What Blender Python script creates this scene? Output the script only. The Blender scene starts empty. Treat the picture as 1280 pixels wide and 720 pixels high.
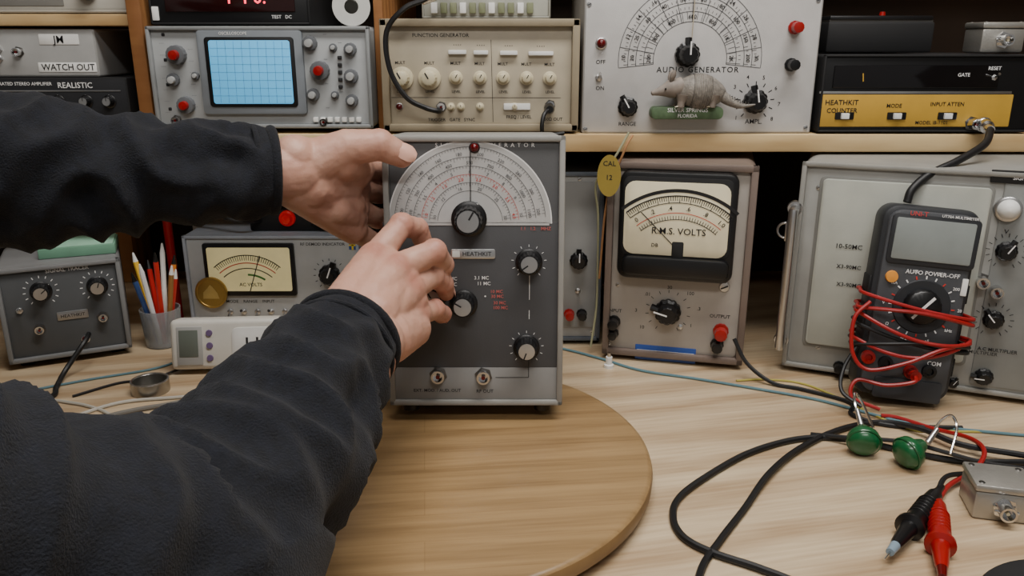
import bpy, bmesh, math, random
import numpy as np
from mathutils import Vector, Matrix, Euler, noise
random.seed(7)
D2R = math.radians
SC = bpy.context.scene

# ------------------------------------------------------------------ materials
def lin(c):
    return tuple(((v/255)/12.92 if v/255 <= .04045 else ((v/255+.055)/1.055)**2.4) for v in c)
_M = {}
def M(name, rgb, rough=.5, metal=0, var=.08, scale=30, bump=0, bscale=300, emit=0, trans=0, coat=0, sheen=0, sss=0):
    if name in _M: return _M[name]
    m = bpy.data.materials.new(name); m.use_nodes = True
    nt = m.node_tree; N = nt.nodes; L = nt.links
    p = N["Principled BSDF"]
    c = lin(rgb)
    tc = N.new("ShaderNodeTexCoord")
    n = N.new("ShaderNodeTexNoise"); n.inputs["Scale"].default_value = scale; n.inputs["Detail"].default_value = 4
    L.new(tc.outputs["Object"], n.inputs["Vector"])
    r = N.new("ShaderNodeValToRGB")
    r.color_ramp.elements[0].position = .3; r.color_ramp.elements[1].position = .7
    r.color_ramp.elements[0].color = (*[max(0, v*(1-var)) for v in c], 1)
    r.color_ramp.elements[1].color = (*[min(1, v*(1+var)) for v in c], 1)
    L.new(n.outputs["Fac"], r.inputs["Fac"]); L.new(r.outputs["Color"], p.inputs["Base Color"])
    p.inputs["Roughness"].default_value = rough; p.inputs["Metallic"].default_value = metal
    if trans: p.inputs["Transmission Weight"].default_value = trans
    if coat: p.inputs["Coat Weight"].default_value = coat
    if sheen:
        p.inputs["Sheen Weight"].default_value = sheen; p.inputs["Sheen Roughness"].default_value = .5
    if emit:
        L.new(r.outputs["Color"], p.inputs["Emission Color"]); p.inputs["Emission Strength"].default_value = emit
    if bump:
        n2 = N.new("ShaderNodeTexNoise"); n2.inputs["Scale"].default_value = bscale; n2.inputs["Detail"].default_value = 3
        L.new(tc.outputs["Object"], n2.inputs["Vector"])
        b = N.new("ShaderNodeBump"); b.inputs["Strength"].default_value = bump; b.inputs["Distance"].default_value = .001
        L.new(n2.outputs["Fac"], b.inputs["Height"]); L.new(b.outputs["Normal"], p.inputs["Normal"])
    _M[name] = m
    return m

def wood(name, c1, c2, mscale=(1, 1, 1), rot=0, wscale=5, dist=5, knots=0, rough=.5, planks=0, knotcol=(110, 70, 40), coat=0, wamt=.5, namt=.6, lo=.3, hi=1.0):
    m = bpy.data.materials.new(name); m.use_nodes = True
    nt = m.node_tree; N = nt.nodes; L = nt.links; p = N["Principled BSDF"]
    tc = N.new("ShaderNodeTexCoord"); mp = N.new("ShaderNodeMapping")
    mp.inputs["Scale"].default_value = mscale
    mp0 = N.new("ShaderNodeMapping"); mp0.inputs["Rotation"].default_value = (0, 0, rot)
    L.new(tc.outputs["Object"], mp0.inputs["Vector"])
    L.new(mp0.outputs["Vector"], mp.inputs["Vector"])
    w = N.new("ShaderNodeTexWave"); w.wave_type = 'BANDS'; w.bands_direction = 'Y'
    w.inputs["Scale"].default_value = wscale; w.inputs["Distortion"].default_value = dist
    w.inputs["Detail"].default_value = 3; w.inputs["Detail Scale"].default_value = 1.3
    L.new(mp.outputs["Vector"], w.inputs["Vector"])
    n = N.new("ShaderNodeTexNoise"); n.inputs["Scale"].default_value = 14; n.inputs["Detail"].default_value = 8
    mp2 = N.new("ShaderNodeMapping"); mp2.inputs["Scale"].default_value = (.8, 16, 5)
    L.new(mp0.outputs["Vector"], mp2.inputs["Vector"]); L.new(mp2.outputs["Vector"], n.inputs["Vector"])
    a = N.new("ShaderNodeMath"); a.operation = 'MULTIPLY'; a.inputs[1].default_value = wamt
    L.new(w.outputs["Fac"], a.inputs[0])
    a2 = N.new("ShaderNodeMath"); a2.operation = 'MULTIPLY_ADD'; a2.inputs[1].default_value = namt
    L.new(n.outputs["Fac"], a2.inputs[0]); L.new(a.outputs[0], a2.inputs[2])
    n3 = N.new("ShaderNodeTexNoise"); n3.inputs["Scale"].default_value = 5; n3.inputs["Detail"].default_value = 3
    L.new(mp0.outputs["Vector"], n3.inputs["Vector"])
    a3 = N.new("ShaderNodeMath"); a3.operation = 'MULTIPLY_ADD'; a3.inputs[1].default_value = .35
    L.new(n3.outputs["Fac"], a3.inputs[0]); L.new(a2.outputs[0], a3.inputs[2])
    r = N.new("ShaderNodeValToRGB"); r.color_ramp.elements[0].position = lo; r.color_ramp.elements[1].position = hi
    r.color_ramp.elements[0].color = (*lin(c1), 1); r.color_ramp.elements[1].color = (*lin(c2), 1)
    L.new(a3.outputs[0], r.inputs["Fac"])
    out = r.outputs["Color"]
    if knots:
        v = N.new("ShaderNodeTexVoronoi"); v.inputs["Scale"].default_value = knots
        mp3 = N.new("ShaderNodeMapping"); mp3.inputs["Scale"].default_value = (.75, 1.25, .01); mp3.inputs["Location"].default_value = (.12, .40, 0)
        L.new(mp0.outputs["Vector"], mp3.inputs["Vector"]); L.new(mp3.outputs["Vector"], v.inputs["Vector"])
        kr = N.new("ShaderNodeValToRGB"); kr.color_ramp.elements[0].position = .03; kr.color_ramp.elements[1].position = .11
        kr.color_ramp.elements[0].color = (.8, .8, .8, 1); kr.color_ramp.elements[1].color = (0, 0, 0, 1)
        L.new(v.outputs["Distance"], kr.inputs["Fac"])
        mx = N.new("ShaderNodeMix"); mx.data_type = 'RGBA'
        L.new(kr.outputs["Color"], mx.inputs[0]); L.new(out, mx.inputs[6]); mx.inputs[7].default_value = (*lin(knotcol), 1)
        out = mx.outputs[2]
    if planks:
        br = N.new("ShaderNodeTexBrick"); br.inputs["Scale"].default_value = planks
        br.inputs["Color1"].default_value = (1, 1, 1, 1); br.inputs["Color2"].default_value = (.9, .89, .87, 1)
        br.inputs["Mortar"].default_value = (.82, .79, .75, 1); br.inputs["Mortar Size"].default_value = .006
        br.inputs["Brick Width"].default_value = 9; br.inputs["Row Height"].default_value = .42
        L.new(mp0.outputs["Vector"], br.inputs["Vector"])
        mx = N.new("ShaderNodeMix"); mx.data_type = 'RGBA'; mx.blend_type = 'MULTIPLY'; mx.inputs[0].default_value = 1
        L.new(out, mx.inputs[6]); L.new(br.outputs["Color"], mx.inputs[7]); out = mx.outputs[2]
    L.new(out, p.inputs["Base Color"]); p.inputs["Roughness"].default_value = rough
    if coat: p.inputs["Coat Weight"].default_value = coat; p.inputs["Coat Roughness"].default_value = .3
    b = N.new("ShaderNodeBump"); b.inputs["Strength"].default_value = .12; b.inputs["Distance"].default_value = .001
    L.new(n.outputs["Fac"], b.inputs["Height"]); L.new(b.outputs["Normal"], p.inputs["Normal"])
    return m

BLACK = M("black_plastic", (14, 14, 16), .35)
BLACKM = M("black_matte", (17, 17, 19), .7)
SILVER = M("brushed_metal", (200, 200, 200), .3, 1)
CHROME = M("chrome", (215, 215, 215), .15, 1)
DKMETAL = M("dark_metal", (110, 108, 105), .4, 1)
WHITE = M("white_paint", (225, 225, 222), .5)
INK = M("dark_ink", (25, 25, 28), .6)
SOFTINK = M("soft_ink", (96, 97, 99), .6)
REDINK = M("red_ink", (200, 50, 42), .6)
SOFTRED = M("soft_red_ink", (190, 95, 90), .6)
WINK = M("white_ink", (232, 232, 232), .6)
RED = M("red_plastic", (150, 16, 16), .3)
DKRED = M("dark_red_lens", (90, 8, 12), .15)
CASEG = M("case_grey", (146, 145, 141), .45, bump=.15, bscale=900)
PANELG = M("panel_dark_grey", (74, 74, 75), .5, bump=.1, bscale=900)
DIALG = M("dial_light_grey", (184, 184, 183), .5)
CREAM = M("cream_plastic", (205, 195, 165), .4)
GOLD = M("gold_coin", (175, 145, 80), .35, .8)
RUBBER = M("rubber_cable", (17, 17, 19), .5)

# ------------------------------------------------------------------ mesh builder
class B:
    def __init__(s): s.v = []; s.f = []; s.m = []; s.mats = []
    def mi(s, mat):
        if mat not in s.mats: s.mats.append(mat)
        return s.mats.index(mat)
    def add(s, vs, fs, mat):
        o = len(s.v); k = s.mi(mat)
        s.v += [tuple(v) for v in vs]
        for f in fs: s.f.append([i+o for i in f]); s.m.append(k)
    def rings(s, rings, mat, caps=(True, True), closed=True):
        n = len(rings[0]); vs = [p for r in rings for p in r]; fs = []
        for j in range(len(rings)-1):
            for i in range(n if closed else n-1):
                a = j*n+i; b = j*n+(i+1) % n
                fs.append((a, b, b+n, a+n))
        if caps[0]: fs.append(tuple(range(n)))
        if caps[1]: fs.append(tuple(range((len(rings)-1)*n, len(rings)*n)))
        s.add(vs, fs, mat)
    def box(s, x0, x1, y0, y1, z0, z1, mat, r=.0, seg=2):
        bm = bmesh.new(); bmesh.ops.create_cube(bm, size=1)
        for v in bm.verts:
            v.co = Vector(((x0+x1)/2+v.co.x*(x1-x0), (y0+y1)/2+v.co.y*(y1-y0), (z0+z1)/2+v.co.z*(z1-z0)))
        if r > 0:
            r = min(r, abs(x1-x0)*.45, abs(y1-y0)*.45, abs(z1-z0)*.45)
            bmesh.ops.bevel(bm, geom=bm.edges[:], offset=r, segments=seg, affect='EDGES', profile=.5)
        bm.verts.index_update()
        s.add([v.co[:] for v in bm.verts], [[v.index for v in f.verts] for f in bm.faces], mat); bm.free()
    def rplate(s, x0, x1, z0, z1, y0, y1, mat, r=.005, ch=.0008, n=5):
        """rounded rectangle in the XZ plane extruded y0(front)->y1(back)"""
        def rr(i, y):
            R = max(r-i, .0001); P = []
            for (cx, cz, a) in ((x1-i-R, z1-i-R, 0), (x0+i+R, z1-i-R, 90), (x0+i+R, z0+i+R, 180), (x1-i-R, z0+i+R, 270)):
                for k in range(n+1):
                    t = D2R(a+90*k/n); P.append((cx+R*math.cos(t), y, cz+R*math.sin(t)))
            return P
        s.rings([rr(ch, y0), rr(ch*.3, y0+ch*.3), rr(0, y0+ch), rr(0, y1-ch if y1-ch > y0+ch else y1), rr(ch*.5, y1)], mat)
    def lathe(s, o, ax, prof, mat, n=24, flute=0, fd=.06):
        ax = Vector(ax).normalized(); u = ax.orthogonal().normalized(); w = ax.cross(u); o = Vector(o)
        R = []
        for t, r in prof:
            ring = []
            for i in range(n):
                a = 2*math.pi*i/n; rr = max(r, 1e-5)
                if flute: rr *= 1-fd*(.5+.5*math.cos(a*flute))
                ring.append(tuple(o+ax*t+(u*math.cos(a)+w*math.sin(a))*rr))
            R.append(ring)
        s.rings(R, mat)
    def cyl(s, p0, p1, r0, mat, r1=None, n=16):
        p0 = Vector(p0); p1 = Vector(p1); L = (p1-p0).length; r1 = r0 if r1 is None else r1
        s.lathe(p0, p1-p0, [(0, r0), (L, r1)], mat, n)
    def sphere(s, c, r, mat, sc=(1, 1, 1), n=16):
        R = []
        for j in range(n//2+1):
            t = math.pi*j/(n//2); R.append([(c[0]+r*sc[0]*max(math.sin(t), 1e-4)*math.cos(2*math.pi*i/n), c[1]+r*sc[1]*max(math.sin(t), 1e-4)*math.sin(2*math.pi*i/n), c[2]+r*sc[2]*math.cos(t)) for i in range(n)])
        s.rings(R, mat)
    def torus(s, c, ax, R, r, mat, n=28, k=8):
        ax = Vector(ax).normalized(); u = ax.orthogonal().normalized(); w = ax.cross(u); c = Vector(c)
        rg = []
        for i in range(n+1):
            a = 2*math.pi*i/n; d = u*math.cos(a)+w*math.sin(a)
            rg.append([tuple(c+d*(R+r*math.cos(2*math.pi*j/k))+ax*r*math.sin(2*math.pi*j/k)) for j in range(k)])
        s.rings(rg, mat, (False, False))
    def tube(s, pts, r, mat, n=8, sub=8, smooth=True):
        P = [Vector(p) for p in pts]
        if smooth and len(P) > 2:
            Q = []; E = [P[0]*2-P[1]]+P+[P[-1]*2-P[-2]]
            for i in range(1, len(E)-2):
                a, b, c, d = E[i-1:i+3]
                for k in range(sub):
                    t = k/sub
                    Q.append(.5*((2*b)+(c-a)*t+(2*a-5*b+4*c-d)*t*t+(3*b-a-3*c+d)*t**3))
            Q.append(P[-1]); P = Q
        up = None; R = []
        for i, p in enumerate(P):
            t = (P[min(i+1, len(P)-1)]-P[max(i-1, 0)]).normalized()
            up = t.orthogonal().normalized() if up is None else (up-t*up.dot(t)).normalized()
            w = t.cross(up)
            rr = r(i/(len(P)-1)) if callable(r) else r
            R.append([tuple(p+(up*math.cos(2*math.pi*j/n)+w*math.sin(2*math.pi*j/n))*rr) for j in range(n)])
        s.rings(R, mat)
    def arc(s, cx, cz, r0, r1, a0, a1, y, mat, n=40):
        vs = []; fs = []
        for i in range(n+1):
            a = D2R(a0+(a1-a0)*i/n)
            vs += [(cx+r0*math.cos(a), y, cz+r0*math.sin(a)), (cx+r1*math.cos(a), y, cz+r1*math.sin(a))]
        for i in range(n): fs.append((2*i, 2*i+1, 2*i+3, 2*i+2))
        s.add(vs, fs, mat)
    def seg(s, xa, za, xb, zb, w, y, mat):
        d = Vector((xb-xa, zb-za)); d.normalize(); q = Vector((-d.y, d.x))*w/2
        s.add([(xa+q.x, y, za+q.y), (xb+q.x, y, zb+q.y), (xb-q.x, y, zb-q.y), (xa-q.x, y, za-q.y)], [(0, 1, 2, 3)], mat)
    def obj(s, name, parent=None, angle=40):
        me = bpy.data.meshes.new(name); me.from_pydata(s.v, [], s.f)
        for m in s.mats: me.materials.append(m)
        me.polygons.foreach_set("material_index", s.m)
        bm = bmesh.new(); bm.from_mesh(me); bmesh.ops.recalc_face_normals(bm, faces=bm.faces[:]); bm.to_mesh(me); bm.free()
        me.polygons.foreach_set("use_smooth", [True]*len(me.polygons))
        me.set_sharp_from_angle(angle=D2R(angle)); me.update()
        o = bpy.data.objects.new(name, me); SC.collection.objects.link(o)
        if parent: o.parent = parent
        return o

def empty(name, loc=(0, 0, 0), rot=(0, 0, 0)):
    e = bpy.data.objects.new(name, None); e.empty_display_size = .03
    e.location = loc; e.rotation_euler = rot; SC.collection.objects.link(e); return e

def textobj(name, body, size, loc, mat, parent, rotz=0, align='CENTER', spacing=1.0, rx=90):
    c = bpy.data.curves.new(name, 'FONT'); c.body = body; c.size = size; c.align_x = align; c.align_y = 'CENTER'
    c.space_character = spacing; c.extrude = .00003; c.resolution_u = 2; c.offset = size*.008
    c.materials.append(mat); o = bpy.data.objects.new(name, c); SC.collection.objects.link(o)
    o.matrix_local = Matrix.Translation(loc) @ Matrix.Rotation(-D2R(rotz), 4, 'Y') @ Matrix.Rotation(D2R(rx), 4, 'X')
    o.parent = parent
    return o

# ------------------------------------------------------------------ instrument with a front panel
class Inst:
    """front panel plane y=0 (front = -y), x centred, z from 0..H.  quad = the corners of the panel on the
    measured drawing (TL,TR,BR,BL) so controls can be given in drawing units."""
    def __init__(s, name, loc, W, H, D, quad, yaw=0, tilt=0, roll=0):
        s.e = empty(name, loc); s.e.rotation_euler = Euler((D2R(tilt), D2R(roll), D2R(yaw)), 'XYZ')
        s.W, s.H, s.D = W, H, D; s.b = B(); s.nt = 0; s.name = name
        A = []; R = []
        for (x, y), (u, v) in zip([(quad[0], quad[1]), (quad[2], quad[3]), (quad[4], quad[5]), (quad[6], quad[7])], [(0, 1), (1, 1), (1, 0), (0, 0)]):
            A.append([x, y, 1, 0, 0, 0, -u*x, -u*y]); R.append(u)
            A.append([0, 0, 0, x, y, 1, -v*x, -v*y]); R.append(v)
        h = np.linalg.solve(np.array(A, float), np.array(R, float)); s.h = np.append(h, 1).reshape(3, 3)
        s.s = W/(.5*(quad[2]-quad[0]+quad[4]-quad[6]))
    def P(s, x, y):
        q = s.h @ np.array([x, y, 1]); return (float((q[0]/q[2]-.5)*s.W), float(q[1]/q[2]*s.H))
    def rect(s, x0, y0, x1, y1, mat, f=.001, back=0, r=.001, ch=.0004):
        a = s.P(x0, (y0+y1)/2); b = s.P(x1, (y0+y1)/2); c = s.P((x0+x1)/2, y0); d = s.P((x0+x1)/2, y1)
        s.b.rplate(a[0], b[0], d[1], c[1], -f, -back if back else .0005, mat, r=max(r, ch*1.2), ch=ch)
    def text(s, x, y, body, h, mat=INK, rot=0, align='CENTER', y0=.0006, spacing=1.0):
        X, Z = s.P(x, y); s.nt += 1
        textobj("label_%d" % s.nt, body, h*s.s/.72, (X, -y0, Z), mat, s.e, rot, align, spacing)
    def arc(s, x, y, r0, r1, a0, a1, mat, e=.0005):
        X, Z = s.P(x, y); s.b.arc(X, Z, r0*s.s, r1*s.s, a0, a1, -e, mat)
    def ticks(s, x, y, r0, r1, a0, a1, n, mat, w=1., e=.0006, alt=None):
        X, Z = s.P(x, y)
        for i in range(n+1):
            a = D2R(a0+(a1-a0)*i/n); q = r0 if not alt or i % alt[0] == 0 else alt[1]
            s.b.seg(X+q*s.s*math.cos(a), Z+q*s.s*math.sin(a), X+r1*s.s*math.cos(a), Z+r1*s.s*math.sin(a), w*s.s, -e, mat)
    def line(s, x0, y0, x1, y1, w, mat, e=.0006):
        a = s.P(x0, y0); b = s.P(x1, y1); s.b.seg(a[0], a[1], b[0], b[1], w*s.s, -e, mat)
    def knob(s, x, y, r, kind='skirt', ang=90, dep=1.0, base=0):
        X, Z = s.P(x, y); r = r*s.s; o = (X, -base, Z); A = (0, -1, 0); b = s.b; h = r*1.25*dep
        ca, sa = math.cos(D2R(ang)), math.sin(D2R(ang))
        if kind == 'skirt':
            b.lathe(o, A, [(0, r), (h*.12, r), (h*.2, r*.84)], BLACK)
            b.lathe(o, A, [(h*.2, r*.82), (h*.85, r*.76), (h, r*.72)], BLACK, 48, 16, .08)
            b.lathe(o, A, [(h*.98, r*.62), (h*1.04, r*.6), (h*1.05, .0)], SILVER, 32)
            b.seg(X+ca*r*.1, Z+sa*r*.1, X+ca*r*.6, Z+sa*r*.6, r*.1, -base-h*1.07, INK)
            b.seg(X+ca*r*.86, Z+sa*r*.86, X+ca*r*.99, Z+sa*r*.99, r*.1, -base-h*.14, WINK)
        elif kind == 'pointer':
            b.lathe(o, A, [(0, r), (h*.3, r), (h*.4, r*.8), (h*.9, r*.7), (h, r*.6)], BLACK, 36, 12, .1)
            b.seg(X, Z, X+ca*r, Z+sa*r, r*.12, -base-h*1.01, WINK)
            b.tube([(X+ca*r*1.25, -base-h*.25, Z+sa*r*1.25), (X, -base-h*.45, Z), (X-ca*r*.7, -base-h*.45, Z-sa*r*.7)], r*.28, BLACK, smooth=False)
        elif kind == 'cream':
            b.lathe(o, A, [(0, r), (h*.25, r), (h*.35, r*.75)], CREAM)
            b.lathe(o, A, [(h*.35, r*.72), (h*1.1, r*.62), (h*1.15, r*.5)], CREAM, 40, 14, .08)
            b.seg(X, Z, X+ca*r*.6, Z+sa*r*.6, r*.12, -base-h*1.17, INK)
        elif kind == 'grey':
            g = M("knob_grey", (95, 98, 102), .45)
            b.lathe(o, A, [(0, r), (h*.6, r*.95), (h*.65, r*.7)], g, 36, 14, .06)
            b.lathe(o, A, [(h*.65, r*.55), (h*1.2, r*.5), (h*1.25, .0)], M("knob_lightgrey", (170, 172, 172), .4))
        elif kind == 'redcap':
            g = M("knob_grey", (95, 98, 102), .45)
            b.lathe(o, A, [(0, r), (h*.6, r*.95), (h*.65, r*.7)], g, 36, 14, .06)
            b.lathe(o, A, [(h*.65, r*.5), (h*1.1, r*.45), (h*1.15, .0)], RED)
    def screw(s, x, y, r=3):
        X, Z = s.P(x, y); r *= s.s
        s.b.lathe((X, 0, Z), (0, -1, 0), [(0, r), (r*.35, r*.8), (r*.45, 0)], SILVER, 14)
        s.b.seg(X-r*.6, Z-r*.3, X+r*.6, Z+r*.3, r*.25, -r*.5, INK)
    def lens(s, x, y, r, mat=DKRED, ring=SILVER):
        X, Z = s.P(x, y); r *= s.s
        s.b.lathe((X, 0, Z), (0, -1, 0), [(0, r*1.25), (r*.4, r*1.2), (r*.5, r)], ring)
        s.b.lathe((X, 0, Z), (0, -1, 0), [(r*.3, r), (r*.9, r*.9), (r*1.3, r*.5), (r*1.4, 0)], mat)
    def bnc(s, x, y, r, L=1.6):
        X, Z = s.P(x, y); r *= s.s; o = (X, 0, Z)
        s.b.lathe(o, (0, -1, 0), [(0, r*1.35), (r*.25, r*1.35)], DKMETAL, 6)
        s.b.lathe(o, (0, -1, 0), [(0, r), (r*L, r), (r*L, r*.72), (r*.5, r*.72)], CHROME, 24)
        s.b.lathe(o, (0, -1, 0), [(0, r*.3), (r*L*.9, r*.3)], DKRED, 12)
    def post(s, x, y, r, mat):
        X, Z = s.P(x, y); r *= s.s
        s.b.lathe((X, 0, Z), (0, -1, 0), [(0, r*1.2), (r*.4, r*1.2), (r*.5, r*.7), (r*1.1, r*.7), (r*1.2, r), (r*2.6, r*.95), (r*2.7, r*.5)], mat, 30, 10, .06)
    def toggle(s, x, y, r=3, up=1):
        X, Z = s.P(x, y); r *= s.s
        s.b.lathe((X, 0, Z), (0, -1, 0), [(0, r*1.3), (r*.8, r*1.3), (r*1., r)], SILVER, 6)
        s.b.cyl((X, -r*.6, Z), (X, -r*4, Z+up*r*1.6), r*.4, CHROME, r*.6)
    def case(s, mat, r=.008, rim=.004, panel=None, rimd=.003, feet=True, ch=.002):
        b = s.b
        b.rplate(-s.W/2, s.W/2, 0, s.H, .0, s.D, mat, r=r, ch=min(ch, r*.8), n=6)
        if panel:
            b.rplate(-s.W/2+rim, s.W/2-rim, rim, s.H-rim, -.0004, .002, panel, r=max(r-rim, .001), ch=.0002)
        if rimd:
            for (x0, x1, z0, z1) in ((-s.W/2, s.W/2, 0, rim), (-s.W/2, s.W/2, s.H-rim, s.H), (-s.W/2, -s.W/2+rim, 0, s.H), (s.W/2-rim, s.W/2, 0, s.H)):
                b.box(x0+.0002, x1-.0002, -rimd, .003, z0+.0002, z1-.0002, mat, r=min(rim*.35, .0015))
    def done(s): return s.b.obj(s.name.split('.')[0]+"_body", s.e)

# ------------------------------------------------------------------ room shell
def slab(name, x0, x1, y0, y1, z0, z1, mat, r=0):
    b = B(); b.box(x0, x1, y0, y1, z0, z1, mat, r); return b.obj(name)
WALLM = M("dark_wall_paint", (50, 40, 33), .85, var=.2, scale=6, bump=.3, bscale=60)
WALLS = M("side_wall_paint", (140, 130, 118), .85, var=.08, scale=4)
FLOORM = M("floor_concrete", (105, 102, 98), .8, var=.2, scale=5, bump=.3, bscale=50)
CEILM = M("ceiling_white", (212, 206, 196), .9, var=.04)
slab("floor", -2.2, 2.2, -1.6, 1.5, -1.0, -.92, FLOORM)
slab("wall_back", -2.2, 2.2, 1.35, 1.45, -.92, 1.6, WALLM)
slab("wall_left", -2.3, -2.2, -1.6, 1.45, -.92, 1.6, WALLS)
slab("wall_right", 2.2, 2.3, -1.6, 1.45, -.92, 1.6, WALLS)
slab("ceiling", -2.3, 2.3, -1.6, 1.45, 1.6, 1.7, CEILM)

TABLEW = wood("plywood", (162, 134, 102), (212, 192, 160), mscale=(.9, 3.2, 1), rot=D2R(-12), wscale=1.6, dist=9, knots=3.2, rough=.4, knotcol=(112, 76, 50), coat=.2, wamt=.26, namt=.60, lo=.36, hi=.88)
b = B()
b.box(-1.35, 1.25, .13, 1.34, -.03, 0, TABLEW, .002)
LEGW = wood("pine_legs", (160, 125, 80), (200, 165, 115), mscale=(1, 1, 1), wscale=3)
for x in (-1.28, 1.1):
    for y in (.18, 1.2): b.box(x, x+.08, y, y+.08, -.919, -.0302, LEGW, .003)
b.box(-1.27, 1.17, .2, .22, -.12, -.0302, LEGW, .002)
b.obj("workbench")

SHELFW = wood("pine_shelf", (178, 144, 96), (218, 192, 146), mscale=(1.2, 6, 6), wscale=2, dist=4, rough=.55, wamt=.4, lo=.4, hi=.95)
POSTW = wood("pine_post", (130, 84, 45), (170, 120, 72), mscale=(6, 6, 1), wscale=2, dist=4, rough=.6)
def board(name, x0, x1, y0, y1, z0, z1, m):
    b = B(); b.box(x0, x1, y0, y1, z0, z1, m, .0015); return b.obj(name)
board("wooden_shelf", -1.1, .98, .95, 1.348, .2554, .276, SHELFW)
board("wooden_shelf.001", -1.1, .98, 1.0, 1.348, .62, .64, SHELFW)  # added board, out of view overhead, to shade the area behind the instruments
board("wooden_shelf.002", -.715, -.4408, .975, 1.2, .3975, .4105, SHELFW)
pn = 0
for x0, x1, y0, z0, z1 in ((-1.1, -1.08, .96, .2762, .6198), (-.4405, -.424, .965, .2762, .6198), (-.1625, -.1515, .99, .2762, .6198), (.96, .98, .96, .2762, .6198), (-1.1, -1.08, .96, .0001, .2552), (.96, .98, .96, .0001, .2552)):
    board("wooden_upright" + (".%03d" % pn if pn else ""), x0, x1, y0, 1.34, z0, z1, POSTW); pn += 1
board("wooden_upright.%03d" % pn, -.66, -.62, 1.27, 1.34, .0001, .2552, POSTW)
board("wooden_upright.%03d" % (pn+1), .15, .19, 1.27, 1.34, .0001, .2552, POSTW)

# ------------------------------------------------------------------ turntable
TURNW = wood("bamboo_turntable", (134, 106, 70), (170, 140, 98), mscale=(.9, 5, 1), rot=D2R(-6), wscale=2, dist=3, rough=.38, planks=12, coat=.25, wamt=.12, namt=.55, lo=.34, hi=.74)
TRIM = M("turntable_edge", (128, 100, 64), .45, var=.12, scale=40)
e = empty("wooden_turntable", (-.0795, .6525, 0)); b = B()
b.lathe((0, 0, 0), (0, 0, 1), [(0, .12), (.006, .12)], DKMETAL, 48)
b.lathe((0, 0, 0), (0, 0, 1), [(.0055, .196), (.007, .201), (.011, .2045), (.018, .205), (.0215, .204)], TRIM, 128)
b.lathe((0, 0, 0), (0, 0, 1), [(.006, .195), (.0212, .2038), (.0232, .2022), (.024, .1995), (.024, .02)], TURNW, 128)
b.obj("turntable_disc", e)

# ------------------------------------------------------------------ signal generator (main subject)
g = Inst("signal_generator", (-.035, .715, .0400), .168, .259, .112, (472, 168, 705, 168, 703, 504, 490, 504), tilt=-4.5)
g.case(CASEG, r=.009, rim=.006, panel=PANELG, rimd=.0035, ch=.003)
b = g.b
for x in (-.065, .065):
    for y in (.012, .1): b.lathe((x, y, -.008), (0, 0, 1), [(0, .008), (.009, .009)], BLACK, 16)
for x in (-.085, .084):  # side vents
    for k in range(6): b.box(x, x+.001, .03, .09, .16+k*.012, .163+k*.012, INK)
cx, cy = 586, 279
g.rect(484, 458, 702, 497, M("lower_strip_grey", (128, 127, 125), .5), f=.0009, r=.001)
g.rect(481, 277, 700, 458, M("mid_panel_grey", (66, 66, 68), .5, bump=.1, bscale=900), f=.0007, r=.001)
g.arc(cx, cy, 0, 101, 0, 180, WINK, .0009)
g.arc(cx, cy, 0, 99.5, 0, 180, DIALG, .0011)
g.rect(487, 277, 685, 281.5, DIALG, f=.0011, r=.0004, ch=.0001)
for r in (93, 81, 70, 60, 50, 40):
    g.arc(cx, cy, r, r+.6, 5, 175, SOFTINK if r != 60 else SOFTRED, .0013)
for r, n, m in ((93, 70, SOFTINK), (81, 60, SOFTINK), (70, 50, SOFTINK), (60, 44, SOFTRED), (50, 40, SOFTINK)):
    g.ticks(cx, cy, r-4.5, r, 8, 172, n, m, .5, .0013, alt=(5, r-2.5))
X, Z = g.P(cx, cy)
for r, labs, m in ((85, ['100', '120', '140', '160', '180', '200', '220', '260', '300', '320'], SOFTINK), (74, ['310', '350', '400', '450', '550', '700', '800', '1000', '1100'], SOFTINK),
                   (54.5, ['1.0', '1.2', '1.5', '2.0', '2.5', '3.0', '3.5', '4.0'], REDINK), (63.5, ['3', '3.5', '4', '5', '6', '7', '8', '9', '10'], SOFTINK), (44, ['10', '12', '16', '20', '25', '30'], SOFTINK)):
    for i, t in enumerate(labs):
        a = 170-160*i/(len(labs)-1); g.nt += 1
        textobj("label_%d" % g.nt, t, 4.0*g.s/.72, (X+r*g.s*math.cos(D2R(a)), -.0014, Z+r*g.s*math.sin(D2R(a))), m, g.e, a-90)
b.seg(X+.0005, Z+.018, X+.001, Z+.068, .0009, -.003, INK)
b.box(X-.006, X+.007, -.0032, -.0028, Z+.012, Z+.02, M("clear_cursor", (190, 195, 200), .1, trans=.8))
g.text(603, 180.5, "S I G N A L    G E N E R A T O R", 5, WINK, spacing=1.22)
g.lens(590, 183.5, 5.5, DKRED, BLACK)
g.knob(584.5, 273, 22, 'skirt', 60, 1.0, .0012)
g.knob(660, 327, 17, 'skirt', 215)
g.knob(579, 379, 18, 'skirt', 150)
g.knob(658, 433, 17, 'skirt', 250)
g.knob(541, 369, 17, 'skirt', 120)
for (x, y) in ((660, 327), (658, 433)): g.ticks(x, y, 19, 22, -50, 230, 10, WINK, .8, .0009)
g.text(662, 303, "FINE ATTEN.", 6.5, WINK); g.text(660, 404, "COARSE ATTEN.", 6.5, WINK)
g.text(580, 416, "BAND", 6.5, WINK); g.text(662, 381, "RF", 6, WINK); g.text(586, 441, "MODEL  IG 102", 4, WINK, spacing=1.3)
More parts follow.
